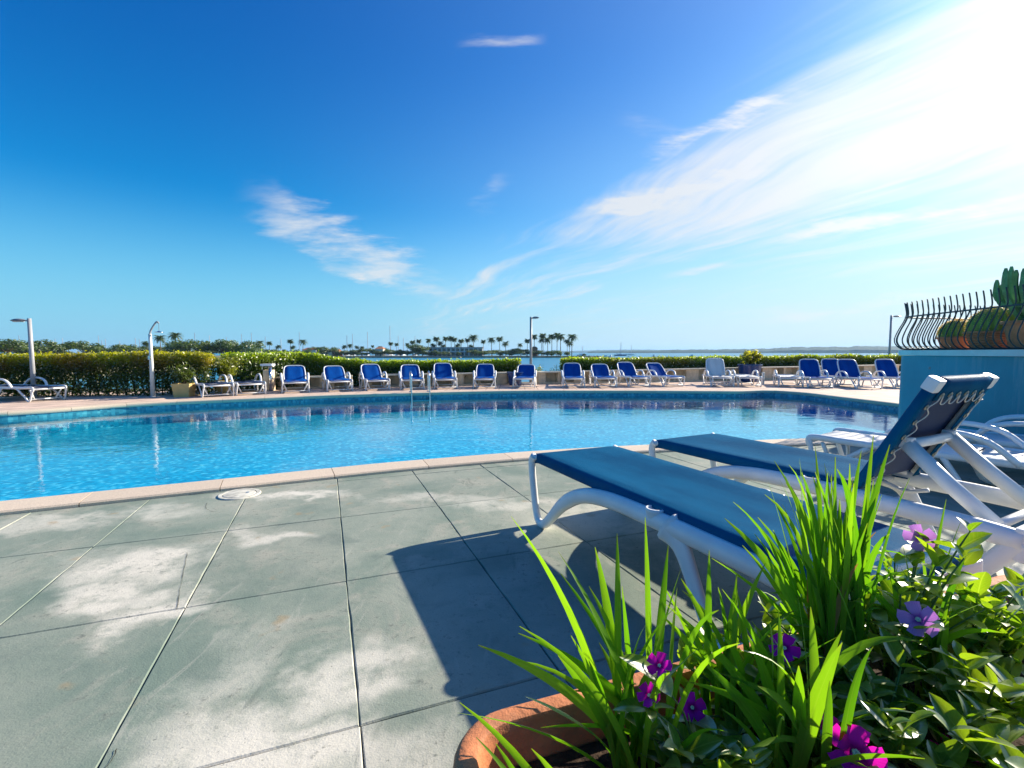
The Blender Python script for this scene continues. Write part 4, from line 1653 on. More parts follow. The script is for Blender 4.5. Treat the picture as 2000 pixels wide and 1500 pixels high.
# ------------------------------------------------------------------ loungers
def sling_panel(L, wid, skirt, sag=0.012, n=14, x0=0.0, r_=0.02, flap=0.0, flat=None):
    """top sheet wrapped round both sides; open below"""
    rows = []
    hw = wid / 2
    for i in range(n + 1):
        f = i / n
        x = x0 + L * f
        sg = sag * math.sin(math.pi * f)
        if flat == 'end':
            sg = sag * min(1, f / .2)
        if flat == 'start':
            sg = sag * min(1, (1 - f) / .2)
        row = []
        if flap:
            row.append((x, -hw + flap, -skirt))
        row += [(x, -hw + .004, -skirt), (x, -hw, -skirt + .008), (x, -hw, -r_), (x, -hw + r_ * .3, -r_ * .3), (x, -hw + r_, 0)]
        for q in range(1, 8):
            y = -hw + r_ + (wid - 2 * r_) * q / 8
            row.append((x, y, -sg * math.sin(math.pi * q / 8)))
        row += [(x, hw - r_, 0), (x, hw - r_ * .3, -r_ * .3), (x, hw, -r_), (x, hw, -skirt + .008), (x, hw - .004, -skirt)]
        if flap:
            row.append((x, hw - flap, -skirt))
        rows.append(row)
    return rows


HX = 1.40     # hinge of the near loungers
LB = 0.64


def near_lounger(label, back_deg, loc, rz):
    t = thing('sun_lounger', label, 'sun lounger', loc, rz, 'blue laced sun loungers on the near deck')
    hw = .335
    SZ = .475
    for s in (-1, 1):
        y = s * hw
        p1 = cr([(0.03, y, .455), (-.004, y, .40), (.022, y, .25), (.06, y, .10), (.10, y, .032), (.17, y, .032), (.26, y, .10), (.42, y, .24), (.62, y, .345), (.85, y, .392), (1.15, y, .405), (1.5, y, .405), (1.85, y, .40), (2.06, y, .385)], 4)
        rr = []
        for p in p1:
            rr.append(.027 + .017 * min(1, max(0, (p.x - .12) / .35)))
        f = MB().tube(p1, rr, 10, 0.85, side=(0, 1, 0)).build('side_frame', 'white_resin', t, smooth=True)
        # leg with a flared top
        MB().tube(cr([(1.30, y, .40), (1.38, y, .34), (1.46, y, .20), (1.55, y, .030)], 4), [.082, .074, .064, .056, .050, .046, .043, .041, .039, .037, .035, .033, .032], 10, 0.55, side=(0, 1, 0)).build('leg', 'white_resin', f, smooth=True)
        MB().tube(cr([(2.05, y, .385), (1.98, y, .28), (1.86, y, .12), (1.78, y, .030)], 4), [.042, .041, .040, .039, .038, .037, .036, .035, .034, .033, .032, .031, .030], 10, 0.7, side=(0, 1, 0)).build('leg', 'white_resin', f, smooth=True)
        MB().tube([(1.535, y, .032), (1.80, y, .032)], .030, 8, 0.9, side=(0, 1, 0)).build('floor_runner', 'white_resin', f, smooth=True)
        # socket for an arm
        MB().lathe([(.030, -.03), (.044, .018), (.046, .032), (.036, .034), (.030, .012), (.001, .010)], 16, (1.22, y, .425)).build('socket', 'white_resin', f, smooth=True)
    for x, z in ((.035, .445), (.85, .39), (1.32, .40), (1.66, .05)):
        MB().tube([(x, -hw, z), (x, hw, z)], .02, 8).build('cross_bar', 'white_resin', t, smooth=True)
    MB().bbox((2.035, -hw - .02, .30), (2.075, hw + .02, .44), .012).build('head_board', 'white_resin', t, smooth=False)
    for s in (-1, 1):     # seat side tubes
        MB().tube([(.03, s * (hw - .03), .447), (HX, s * (hw - .03), .447)], .018, 8).build('seat_tube', 'white_resin', t, smooth=True)
    mb = MB()
    mb.grid(sling_panel(HX + .015 + (LB - .03 if back_deg < 5 else 0), .655, .062, .014, 26, -.005, .022, .05))
    for v in mb.v:
        v.z += SZ
        if v.x < .09:
            v.z -= (.09 - v.x) ** 2 * 1.6
    bs = mb.build('seat_sling', 'sling_blue', t, smooth=True, solid=.003)
    # backrest
    B = Matrix.Translation((HX + .012, 0, SZ - (.0 if back_deg < 5 else .01))) @ Matrix.Rotation(-R(back_deg), 4, 'Y')
    if back_deg >= 5:
        mb = MB()
        mb.grid(sling_panel(LB - .04, .655, .045, .012, 12, 0.0, .02, .085))
        mb.v = [B @ v for v in mb.v]
        bs = mb.build('back_sling', 'sling_blue', t, smooth=True, solid=.003)
        rows = [[B @ Vector((.01 + (LB - .08) * i / 8, -.285 + .57 * q / 6, -.010 - .012 * math.sin(math.pi * i / 8) * math.sin(math.pi * q / 6))) for q in range(7)] for i in range(9)]
        MB().grid(rows).build('back_lining', 'sling_dark', bs, smooth=True)
    # fold over the top
    rows = []
    for i in range(9):
        y = -.265 + .53 * i / 8
        rows.append([B @ Vector(p) for p in ((LB - .07, y, .003), (LB - .01, y, .003), (LB + .010, y, -.004), (LB + .014, y, -.03), (LB + .004, y, -.048), (LB - .02, y, -.050), (LB - .095, y, -.049))])
    MB().grid(rows).build('top_fold', 'sling_blue', bs, smooth=True, solid=.003)
    fr = MB().tube([B @ Vector(p) for p in cr([(0, -.30, -.025), (.3, -.30, -.025), (LB - .05, -.30, -.025), (LB - .012, -.285, -.025), (LB - .005, -.24, -.025), (LB - .005, 0, -.025), (LB - .005, .24, -.025), (LB - .012, .285, -.025), (LB - .05, .30, -.025), (.3, .30, -.025), (0, .30, -.025)], 3)], .018, 8).build('back_frame', 'white_resin', t, smooth=True)
    for s in (-1, 1):
        MB().bbox((LB - .052, min(s * .262, s * .333), -.052), (LB + .016, max(s * .262, s * .333), .006), .014, B).build('corner_cap', 'white_resin', fr, smooth=False)
    if back_deg > 10:
        # grommets and lacing on the underside
        zc = -.0500
        inner = .655 / 2 - .05
        for s in (-1, 1):
            cord = []
            for k in range(6):
                x = .07 + (LB - .2) * k / 5
                c = Vector((x, s * inner, zc))
                MB().lathe([(.006, -.002), (.013, -.0035), (.015, 0.0), (.013, .003), (.006, .002)], 14, (0, 0, 0)).build('grommet', 'brass_ring', bs, smooth=True).matrix_local = B @ Matrix.Translation(c)
                cord += [B @ Vector((x, s * inner, zc - .006)), B @ Vector((x + .035, s * (inner - .03), zc - .011)), B @ Vector((x + .06, s * (inner - .032), zc - .011))]
            MB().tube(cr(cord, 3), .0030, 6).build('cord', 'cord_white', bs, smooth=True)
        cord = []
        for k in range(6):
            y = -.22 + .44 * k / 5
            c = Vector((LB - .065, y, zc - .004))
            MB().lathe([(.006, -.002), (.013, -.0035), (.015, 0.0), (.013, .003), (.006, .002)], 14).build('grommet', 'brass_ring', bs, smooth=True).matrix_local = B @ Matrix.Translation(c)
            cord += [B @ Vector((LB - .065, y, zc - .010)), B @ Vector((LB - .105, y + .02, zc - .012)), B @ Vector((LB - .108, y + .06, zc - .012))]
        MB().tube(cr(cord, 3), .0030, 6).build('cord', 'cord_white', bs, smooth=True)
        # props
        pc = B @ Vector((.30, 0, -.065))
        pr = MB().tube([(pc.x, -.245, pc.z), (pc.x - .004, 0, pc.z - .006), (pc.x, .245, pc.z)], .026, 8).build('prop_bar', 'white_resin', t, smooth=True)
        for s in (-1, 1):
            MB().tube([(pc.x, s * .23, pc.z), (pc.x + .17, s * .235, pc.z - .16), (pc.x + .34, s * .24, .40)], [.038, .036, .034], 8, 0.8, side=(0, 1, 0)).build('prop_leg', 'white_resin', pr, smooth=True)
            MB().bbox((pc.x - .03, s * .23 - .022, pc.z - .02), (pc.x + .028, s * .23 + .022, pc.z + .035), .01).build('hinge_block', 'white_resin', pr)
        MB().tube([(pc.x + .34, -hw, .40), (pc.x + .34, hw, .40)], .02, 8).build('cross_bar', 'white_resin', t, smooth=True)
        for s in (-.16, .16):
            MB().tube(cr([(HX - .06, s, .40), (HX + .05, s, .37), (HX + .16, s, .40)], 4), .012, 6).build('hinge_strap', 'white_resin', t, smooth=True)
    return t


def head_dir(dx_, dy_):
    return math.atan2(dy_, dx_)


d1 = Vector((.413, -.911))
c1 = Vector((.137, 3.20)) + Vector((.911, .413)) * .335
near_lounger('flat blue sun lounger with its foot nearest the pool coping behind the planted trough', 0, (c1.x, c1.y, 0.001), head_dir(*d1))
d2 = Vector((.47, -.883))
c2 = Vector((1.10, 3.70)) + Vector((.883, .47)) * .335
near_lounger('blue sun lounger with raised backrest showing white lacing and grommets', 62, (c2.x, c2.y, 0.001), head_dir(*d2))


BUILT = {}


def arm_lounger_proto(sling, back_deg, arms=True, detail=True):
    """white resin lounger with arms; foot at the origin, head along +x"""
    t = thing('sun_lounger', 'x', 'sun lounger')
    hw = .33
    SZ = .32
    for s in (-1, 1):
        y = s * hw
        f = MB().tube(cr([(0.0, y, .24), (-.015, y, .29), (.03, y, .325), (.3, y, .318), (.8, y, .31), (1.2, y, .31), (1.6, y, .31), (1.88, y, .30)], 4), .030, 8, .7, side=(0, 1, 0)).build('side_frame', 'white_resin', t, smooth=True)
        MB().tube(cr([(-.005, y, .29), (.02, y * 1.03, .16), (.07, y * 1.06, .025), (.13, y * 1.06, .02), (.25, y * 1.02, .12), (.48, y, .29)], 4), .023, 8, .8, side=(0, 1, 0)).build('leg', 'white_resin', f, smooth=True)
        MB().tube(cr([(.98, y, .30), (1.08, y * 1.03, .14), (1.16, y * 1.06, .025), (1.42, y * 1.06, .02), (1.55, y * 1.02, .14), (1.72, y, .29)], 4), .023, 8, .8, side=(0, 1, 0)).build('leg', 'white_resin', f, smooth=True)
        # slanted strut seen from the foot end
        MB().tube([(.10, y * .96, .28), (.16, y * .62, .03)], .018, 7).build('strut', 'white_resin', f, smooth=True)
        if arms:
            MB().tube(cr([(.62, y * 1.05, .31), (.70, y * 1.09, .43), (.84, y * 1.10, .50), (1.05, y * 1.10, .51), (1.25, y * 1.09, .46), (1.42, y * 1.05, .31)], 4), .024, 8, 1.25, side=(0, 1, 0)).build('armrest', 'white_resin', t, smooth=True)
    for x, z in ((.0, .285), (.55, .29), (1.14, .29), (1.86, .29), (.11, .05), (1.4, .05)):
        MB().tube([(x, -hw, z), (x, hw, z)], .020 if z > .1 else .014, 7).build('cross_bar', 'white_resin', t, smooth=True)
    rows = []
    for i in range(13):
        f = i / 12
        x = .015 + 1.12 * f
        rows.append([(x, -.30 + .6 * q / 6, SZ + .004 - .022 * math.sin(math.pi * f) * math.sin(math.pi * q / 6)) for q in range(7)])
    MB().grid(rows).build('seat_sling', sling, t, smooth=True, solid=.006)
    B = Matrix.Translation((1.15, 0, SZ)) @ Matrix.Rotation(-R(back_deg), 4, 'Y')
    H_ = .68
    out = []
    for (x, y) in ((0, -.29), (.25, -.30), (H_ - .14, -.285), (H_ - .04, -.25), (H_, -.17), (H_ + .006, 0), (H_, .17), (H_ - .04, .25), (H_ - .14, .285), (.25, .30), (0, .29)):
        out.append((x, y, 0))
    fr = MB().tube([B @ p for p in cr(out, 4)], .021, 8, 1.0).build('back_frame', 'white_resin', t, smooth=True)
    poly = [p for p in cr(out, 4)]
    m_ = len(poly)
    mb = MB()
    rows = []
    half = m_ // 2
    for i in range(half + 1):
        a, b = poly[i], poly[m_ - 1 - i]
        rows.append([B @ Vector((a.x + (b.x - a.x) * q / 4, a.y + (b.y - a.y) * q / 4, .006 - .018 * math.sin(math.pi * q / 4))) for q in range(5)])
    mb.grid(rows)
    mb.build('back_sling', sling, t, smooth=True, solid=.006)
    if back_deg > 12:
        pc = B @ Vector((.42, 0, -.03))
        for s in (-1, 1):
            MB().tube([(pc.x, s * .2, pc.z), (min(pc.x + .22, 1.8), s * .22, .30)], .016, 7).build('prop_leg', 'white_resin', fr, smooth=True)
    return t


def arm_lounger(key, sling, deg, pos, foot_dir, label, group, z=0.017):
    """foot_dir: direction the foot end points to"""
    if key not in BUILT:
        BUILT[key] = arm_lounger_proto(sling, deg)
        o = BUILT[key]
    else:
        o = copy_tree(BUILT[key])
    o.location = (pos[0], pos[1], z)
    o.rotation_euler = (0, 0, math.atan2(-foot_dir[1], -foot_dir[0]))
    o['label'] = label
    o['group'] = group
    return o


GR = 'blue loungers lined up along the far pool edge'
rowl = [(578, 769, 'first blue lounger beside the bench wall end in the row across the pool'),
        (665, 766, 'blue lounger just before the gap in the niche wall'),
        (739, 764, 'blue lounger just after the gap in the niche wall, before the pool ladder'),
        (806, 762.5, 'blue lounger seen through the steel pool ladder rails'),
        (871, 761, 'blue lounger standing right after the pool ladder'),
        (946, 760, 'second blue lounger along from the pool ladder'),
        (1023, 759, 'blue lounger in front of the lamp post and hedge gap'),
        (1121, 758.5, 'first blue lounger on the jetty side of the lamp post'),
        (1184, 758, 'second blue lounger on the jetty side of the lamp post'),
        (1250, 757, 'blue lounger turned aside, third past the lamp post'),
        (1318, 756, 'last blue lounger of the row, before the white pair by the blue pot')]
for i, (px_, py_, lab) in enumerate(rowl):
    g = G(px_, py_)
    aim = Vector((-g.x, -g.y)).normalized()
    turn = [1, 7, 9, 3, 4, -1, -3, 3, 9, 20, 28][i]
    a = R(turn)
    # positive turn: foot swings to the right of the picture
    fd = Vector((aim.x * math.cos(a) - aim.y * math.sin(a), aim.x * math.sin(a) + aim.y * math.cos(a)))
    bd = (36, 33, 38, 35, 40, 36, 34, 39, 35, 42, 38)[i]
    arm_lounger('blue_low%d' % bd, 'sling_navy', bd, (g.x, g.y), fd, lab, GR)

GW = 'white loungers by the blue flower pot'
def aimed(px_, py_, turn):
    g = G(px_, py_)
    aim = Vector((-g.x, -g.y)).normalized()
    a = R(turn)
    return (g.x, g.y), Vector((aim.x * math.cos(a) - aim.y * math.sin(a), aim.x * math.sin(a) + aim.y * math.cos(a)))


p, fd = aimed(1412, 756.5, 12)
arm_lounger('white_up', 'sling_white', 62, p, fd, 'all white lounger with upright back beside the blue flower pot', GW)
p, fd = aimed(1465, 756.5, 12)
arm_lounger('white_flat', 'sling_white', 0, p, fd, 'all white lounger lying flat before the blue flower pot', GW)
p, fd = aimed(1545, 757, 8)
arm_lounger('white_flat', 'sling_white', 0, p, fd, 'all white lounger lying flat beside the little white post', GW)
GC = 'loungers grouped where the pool curves before the terrace'
for px_, py_, turn, lab in ((1604, 759, 16, 'blue backed lounger nearest the flat white ones before the terrace'), (1655, 756, 22, 'blue backed lounger in the middle of the group before the terrace'),
                            (1700, 761, 28, 'blue backed lounger standing foremost beside the terrace wall'), (1775, 760, 28, 'blue backed lounger half hidden by the terrace wall')):
    p, fd = aimed(px_, py_, turn)
    arm_lounger('blue_up', 'sling_navy', 58, p, fd, lab, GC)

GL = 'dark flat loungers by the tall hedge'
p, fd = aimed(428, 776.5, 14)
arm_lounger('dark_flat', 'sling_dark', 0, p, fd, 'dark slung flat lounger beside the tan planter box', GL)
p, fd = aimed(492, 773, 10)
arm_lounger('dark_flat', 'sling_dark', 0, p, fd, 'dark slung flat lounger before the stone pillar with steel pipe', GL)
g = G(98, 784)
arm_lounger('dark_flat', 'sling_dark', 0, (g.x, g.y), Vector((.97, -.24)), 'dark slung flat lounger lying sideways under the hedge lamp', GL)

GN = 'white loungers on the near deck'
for (px_, py_, z_, d_, lab) in ((1583, 852, .33, (.60, -.80), 'white flat lounger standing next to the raised blue lounger'), (1738, 842, .33, (.66, -.75), 'white flat lounger nearest the blue terrace wall on the near deck')):
    g = G(px_, py_, z_)
    dd_ = Vector(d_).normalized()
    c = Vector((g.x, g.y)) + Vector((-dd_.y, dd_.x)) * .33
    arm_lounger('white_flat', 'sling_white', 0, (c.x, c.y), -dd_, lab, GN, 0.001)

# ------------------------------------------------------------------ posts, shower, ladder, pots
def street_lamp(px_, Y, top_py, side, label, z0=0.0):
    p = at(px_, top_py, Y)
    t = thing('lamp_post', label, 'lamp post', (p.x, Y, z0), 0)
    H_ = p.z - z0
    MB().tube([(0, 0, 0), (0, 0, H_ * .5), (0, 0, H_)], [.055, .048, .042], 12).build('pole', 'grey_paint', t, smooth=True)
    MB().lathe([(.11, 0), (.11, .012), (.06, .03), (.056, .05)], 16).build('base_plate', 'grey_paint', t, smooth=True)
    ar = MB().tube([(0, 0, H_ - .06), (side[0] * .16, side[1] * .16, H_ - .045)], .02, 8).build('arm', 'grey_paint', t, smooth=True)
    rows = []
    u = Vector((side[0], side[1], 0)).normalized()
    v = Vector((-u.y, u.x, 0))
    hd = MB()
    for i in range(9):
        f = i / 8
        wd = .095 * math.sin(math.pi * (.08 + .84 * f)) ** .7
        c = u * (.10 + .36 * f) + Vector((0, 0, H_ - .05))
        rows.append([c + v * (wd * math.cos(a)) + Vector((0, 0, (.05 if math.sin(a) > 0 else .03) * math.sin(a) * (wd / .095))) for a in [2 * math.pi * k / 10 for k in range(11)]])
    hd.grid(rows)
    hd.f.append(tuple(range(10)))
    hd.f.append(tuple(range(8 * 11, 8 * 11 + 10)))
    h_ = hd.build('lamp_head', 'lamp_grey', t, auto=True)
    MB().bbox((.18, -.05, H_ - .085), (.40, .05, H_ - .074), .004, Matrix.Rotation(math.atan2(u.y, u.x), 4, 'Z')).build('lens', 'hull_white', h_)
    return t


street_lamp(57, 11.75, 622, (-1, .05), 'grey lamp post standing against the tall clipped hedge')
street_lamp(1037, 18.0, 619, (.55, -.83), 'grey lamp post in the hedge gap before the palm headland')
street_lamp(1741, 22.8, 616, (1, .05), 'grey lamp post at the waterfront behind the bellied railing')

p = G(299, 776)
sh = thing('shower_post', 'slim pale outdoor shower post with hanging round shower head before the hedge', 'shower', (p.x, p.y, 0.016))
Hs = at(299, 652, p.y).z
tp = at(308, 630, p.y)
MB().tube([(0, 0, 0), (0, 0, Hs * .5), (0, 0, Hs - .016)], [.055, .045, .036], 12).build('post', 'white_paint', sh, smooth=True)
MB().tube(cr([(0, 0, Hs - .02), (.03, 0, Hs + .08), (.15, 0, tp.z - .03), (.20, 0, tp.z), (.235, 0, tp.z - .03)], 4), .022, 8).build('arm', 'grey_paint', sh, smooth=True)
MB().tube([(.235, 0, tp.z - .03), (.235, 0, tp.z - .24)], .008, 6).build('hanger', 'steel', sh)
MB().lathe([(.001, .035), (.02, .03), (.05, .012), (.10, .006), (.10, -.006), (.001, -.01)], 20, (.235, 0, tp.z - .26)).build('shower_head', 'steel', sh, smooth=True)
MB().bbox((-.03, -.075, .95), (.03, -.045, 1.05), .006).build('valve', 'steel', sh)
MB().lathe([(.10, 0), (.10, .012), (.06, .02)], 16).build('base_plate', 'grey_paint', sh, smooth=True)

# pool ladder: two steel rails, treads below the water
lp = [G(801, 769, .03), G(835, 768.5, .03)]
mid2 = (lp[0] + lp[1]) * .5
iN = min(range(NO), key=lambda q: (OUT[q] - mid2.to_2d()).length)
nL = onormal(iN)
tL = Vector((-nL.y, nL.x))
lad = thing('pool_ladder', 'polished steel pool ladder with two arched handrails at the far coping', 'ladder', (OUT[iN].x, OUT[iN].y, COPE_Z + .002), math.atan2(nL.y, nL.x))
for s in (-1, 1):
    y = s * .25
    MB().tube(cr([(.26, y, 0), (.26, y, .35), (.24, y, .50), (.12, y, .585), (-.02, y, .50), (-.06, y, .30), (-.07, y, -.10), (-.07, y, -.47)], 5), .021, 10).build('handrail', 'steel', lad, smooth=True)
    MB().lathe([(.045, 0), (.045, .012), (.024, .02)], 16, (.26, y, 0)).build('flange', 'steel', lad, smooth=True)
for z in (-.22, -.38):
    MB().bbox((-.105, -.245, z - .015), (-.035, .245, z + .015), .006).build('tread', 'steel', lad)


def box_planter(loc, w0, w1, h, label, rz):
    t = thing('planter_box', label, 'planter', loc, rz)
    mb = MB()
    sq = lambda r_, z: [(-r_, -r_, z), (r_, -r_, z), (r_, r_, z), (-r_, r_, z), (-r_, -r_, z)]
    mb.grid([sq(w0 / 2, 0), sq(w1 / 2 - .01, h - .05), sq(w1 / 2, h - .045), sq(w1 / 2, h), sq(w1 / 2 - .025, h), sq(w1 / 2 - .03, h - .06)])
    mb.f.append((3, 2, 1, 0))
    mb.build('box', 'tan_plastic', t)
    MB().box((-w1 / 2 + .035, -w1 / 2 + .035, h - .10), (w1 / 2 - .035, w1 / 2 - .035, h - .06)).build('soil', 'soil', t)
    return t


p = G(354, 776.5)
box_planter((p.x, p.y + .12, .016), .34, .42, .34, 'tan tapered planter box standing before the tall hedge', .2)
bush('potted_bush', 'loose dark green bush growing in the tan planter box', (p.x, p.y + .12, .016 + .26), .26, .62, 620, .055, 5, (.03, .06, .015), (.10, .14, .03), True)
p = G(436, 768)
box_planter((p.x, p.y + .1, .016), .38, .46, .36, 'tan planter box half hidden behind the dark flat loungers', .15)
bush('potted_bush', 'tall feathery yellow green bush in the planter behind the dark loungers', (p.x, p.y + .1, .016 + .28), .42, .86, 1700, .06, 6, (.05, .07, .015), (.24, .27, .035), True)

p = G(497, 769)
pil = thing('stone_pillar', 'beige stone pillar topped by a bent steel pipe beside the bench wall', 'pillar', (p.x, p.y + .9, .016), .2)
MB().bbox((-.16, -.13, 0), (.10, .13, .62), .01).build('column', 'precast_stone', pil)
MB().tube([(.05, -.17, 0.0), (.05, -.17, .74)], .05, 12).build('pipe', 'steel', pil, smooth=True)
MB().bbox((-.20, -.24, .74), (.12, .12, .80), .01).build('top_plate', 'hull_white', pil)
MB().tube([(-.16, -.19, .74), (-.16, -.19, .64)], .014, 8).build('tap', 'steel', pil)

p = G(1508, 755)
po = thing('short_post', 'short white post standing between the flat white loungers', 'post', (p.x, p.y + .6, .016))
MB().lathe([(.045, 0), (.045, .40), (.05, .405), (.05, .43), (.03, .445), (.001, .447)], 14).build('shaft', 'white_paint', po, auto=True)
MB().lathe([(.07, 0), (.07, .012), (.046, .02)], 14).build('base_ring', 'white_paint', po, smooth=True)

# blue pots on the niche wall
p = at(1440, 728, 19.6)
pot('flower_pot', 'big glossy navy blue pot standing on the niche wall', (p.x, 18.6, .016), bowl_prof(.32, .42, .68, .03), 'navy_glaze', soil_r=.385, soil_z=.64)
bush('flowering_bush', 'bushy yellow green croton growing from the navy blue pot', (p.x, 18.6, .016 + .66), .50, .58, 900, .085, 9, (.06, .11, .02), (.34, .33, .04), True)
p = at(999, 735, 16.6)
pot('flower_pot', 'dark blue pot half hidden behind the lounger at the hedge gap', (p.x + .12, 16.55, .016), bowl_prof(.20, .27, .46, .02), 'navy_glaze', soil_r=.24, soil_z=.43)
bush('waterside_bush', 'small yellow green bush at the foot of the lamp post', (at(1052, 720, 17.8).x, 17.8, .0), .26, .72, 420, .05, 10, (.05, .09, .02), (.22, .26, .04), True)
bush('waterside_bush', 'thin olive bush in the hedge gap facing the jetty', (at(1095, 720, 18.1).x, 18.1, .0), .40, .80, 420, .045, 12, (.06, .085, .03), (.16, .18, .06), True)

# ------------------------------------------------------------------ planted terracotta trough in the foreground
E1 = Vector((.94, .341)).normalized()
E2 = Vector((-E1.y, E1.x))
TL, TW, TH = 1.84, .56, .47
far_left = Vector((-.133, .835))
tc0 = far_left + E1 * (TL / 2) - E2 * (TW / 2)
trough = thing('trough', 'long terracotta trough with rounded corners full of strap leaves and flowers', 'planter', (tc0.x, tc0.y, .002), math.atan2(E1.y, E1.x))


def rrect(l, w_, r_, n=7):
    pts = []
    for cx, cy, a0 in ((l / 2 - r_, w_ / 2 - r_, 0), (-l / 2 + r_, w_ / 2 - r_, 90), (-l / 2 + r_, -w_ / 2 + r_, 180), (l / 2 - r_, -w_ / 2 + r_, 270)):
        for k in range(n + 1):
            a = R(a0 + 90 * k / n)
            pts.append((cx + r_ * math.cos(a), cy + r_ * math.sin(a)))
    return pts


rows = []
for ins, z in ((.055, 0.0), (.05, .006), (.022, TH - .075), (.020, TH - .07), (.002, TH - .066), (0.0, TH - .060), (0.0, TH - .012), (.004, TH - .004), (.012, TH), (.030, TH), (.038, TH - .004), (.042, TH - .014), (.046, TH - .10), (.055, TH - .2)):
    ring = rrect(TL - 2 * ins, TW - 2 * ins, .12 - ins * .8)
    rows.append([(x, y, z) for x, y in ring + ring[:1]])
mb = MB()
mb.grid(rows)
n_ = len(rows[0]) - 1
mb.f.append(tuple(range(n_))[::-1])
mb.build('body', 'terracotta', trough, auto=True)
SOIL = TH - .085
mb = MB()
ring = rrect(TL - .10, TW - .10, .08)
mb.prism(ring, SOIL - .06, SOIL)
mb.build('soil', 'soil', trough)
SOILZ = SOIL + .002


def strap_leaf(root, ctrl, tip, wid, parent, seed, mat_='leaf_strap', segs=9, twist=0.0):
    """folded strap leaf along a quadratic curve"""
    r_ = random.Random(seed)
    base = Vector(parent.location)
    mb = MB()
    rows, uvs = [], []
    side0 = None
    for i in range(segs + 1):
        f = i / segs
        p = root * (1 - f) ** 2 + ctrl * 2 * f * (1 - f) + tip * f * f
        t_ = ((ctrl - root) * (1 - f) + (tip - ctrl) * f).normalized()
        if side0 is None:
            ang = r_.uniform(-.7, .7)
            s_ = Vector((math.cos(ang), math.sin(ang), 0))
        else:
            s_ = side0
        s_ = (s_ - t_ * s_.dot(t_)).normalized()
        s_ = Matrix.Rotation(twist / segs, 3, t_) @ s_
        side0 = s_
        nrm = s_.cross(t_)
        wd = wid * (min(1, .55 + f * 1.4) if f < .35 else 1.0) * (1 - max(0, (f - .45) / .55) ** 2.0) + .0006
        rows.append([p - s_ * wd + nrm * wd * .28 - base, p - base, p + s_ * wd + nrm * wd * .28 - base])
        uvs.append(f)
    mb.grid(rows)
    me = mb.mesh('leaf')
    uv = me.uv_layers.new(name='UVMap')
    for poly in me.polygons:
        for li in poly.loop_indices:
            vi = me.loops[li].vertex_index
            uv.data[li].uv = ((vi % 3) / 2.0, uvs[vi // 3])
    o = link('leaf', me, mat_, parent, True)
    return o


def clump(label, root_xy, hero, nrand, spread, hmin, hmax, seed, lean=(0, 0), wid=.0085):
    r_ = random.Random(seed)
    t = thing('strap_leaf_plant', label, 'plant', (root_xy[0], root_xy[1], SOILZ), 0, 'strap leaved plants in the trough')
    rt = Vector((root_xy[0], root_xy[1], SOILZ))
    k = 0
    for (px_, py_, dY, w_) in hero:
        root = rt + Vector((r_.uniform(-.04, .04), r_.uniform(-.035, .035), -.005))
        tip = at(px_, py_, rt.y + dY)
        ctrl = root.lerp(tip, .5) + Vector((-(tip.x - root.x) * .20, -(tip.y - root.y) * .2, (tip - root).length * .12 * r_.uniform(.3, 1.3)))
        strap_leaf(root, ctrl, tip, w_ * 1.02, t, seed * 100 + k, twist=r_.uniform(-.9, .9))
        k += 1
    for q in range(nrand):
        a = r_.uniform(0, 6.28)
        root = rt + Vector((r_.uniform(-.05, .05), r_.uniform(-.045, .045), -.005))
        hh = r_.uniform(hmin, hmax)
        sp = spread * r_.random() ** .6
        tip = root + Vector((math.cos(a) * sp + lean[0] * hh, math.sin(a) * sp * .7 + lean[1] * hh, hh))
        ctrl = root + Vector(((tip.x - root.x) * .25, (tip.y - root.y) * .25, hh * r_.uniform(.6, .95)))
        if r_.random() < .22:
            tip.z -= hh * r_.uniform(.2, .45)
            tip.x += math.cos(a) * .08
        strap_leaf(root, ctrl, tip, wid * r_.uniform(.35, .85), t, seed * 100 + 50 + k, 'leaf_dry' if r_.random() < .025 else 'leaf_strap', twist=r_.uniform(-1.2, 1.2))
        k += 1
    return t


def tp_(u_, v_):
    """trough coordinates (along, across from the far rim) to world"""
    p = far_left + E1 * u_ - E2 * v_
    return (p.x, p.y)


clump('wide spreading strap leaved plant arching over the near trough corner', tp_(.34, .13),
      [(998, 1008, .08, .0095), (934, 1260, -.02, .0085), (893, 1392, -.04, .0075), (1090, 1077, .06, .0085), (1162, 1068, .10, .0085), (1205, 1042, .10, .0075), (1090, 1280, -.05, .0105), (1215, 1145, .02, .006),
       (1026, 1360, -.06, .0075), (1268, 1240, -.02, .0095), (1095, 1120, .05, .005), (1150, 1145, .08, .0065), (1305, 1065, .12, .0085), (1260, 1010, .14, .0055), (1150, 1290, 0, .0085), (1365, 1265, -.05, .011), (1330, 1110, .08, .008)], 18, .26, .12, .36, 1, (-.12, .0))
clump('small strap leaved tuft at the rounded trough end', tp_(.16, .26), [(898, 1372, .02, .005), (968, 1452, -.03, .005), (1038, 1462, -.05, .006), (930, 1440, .0, .0045)], 6, .10, .06, .16, 12, (-.1, .1), .006)
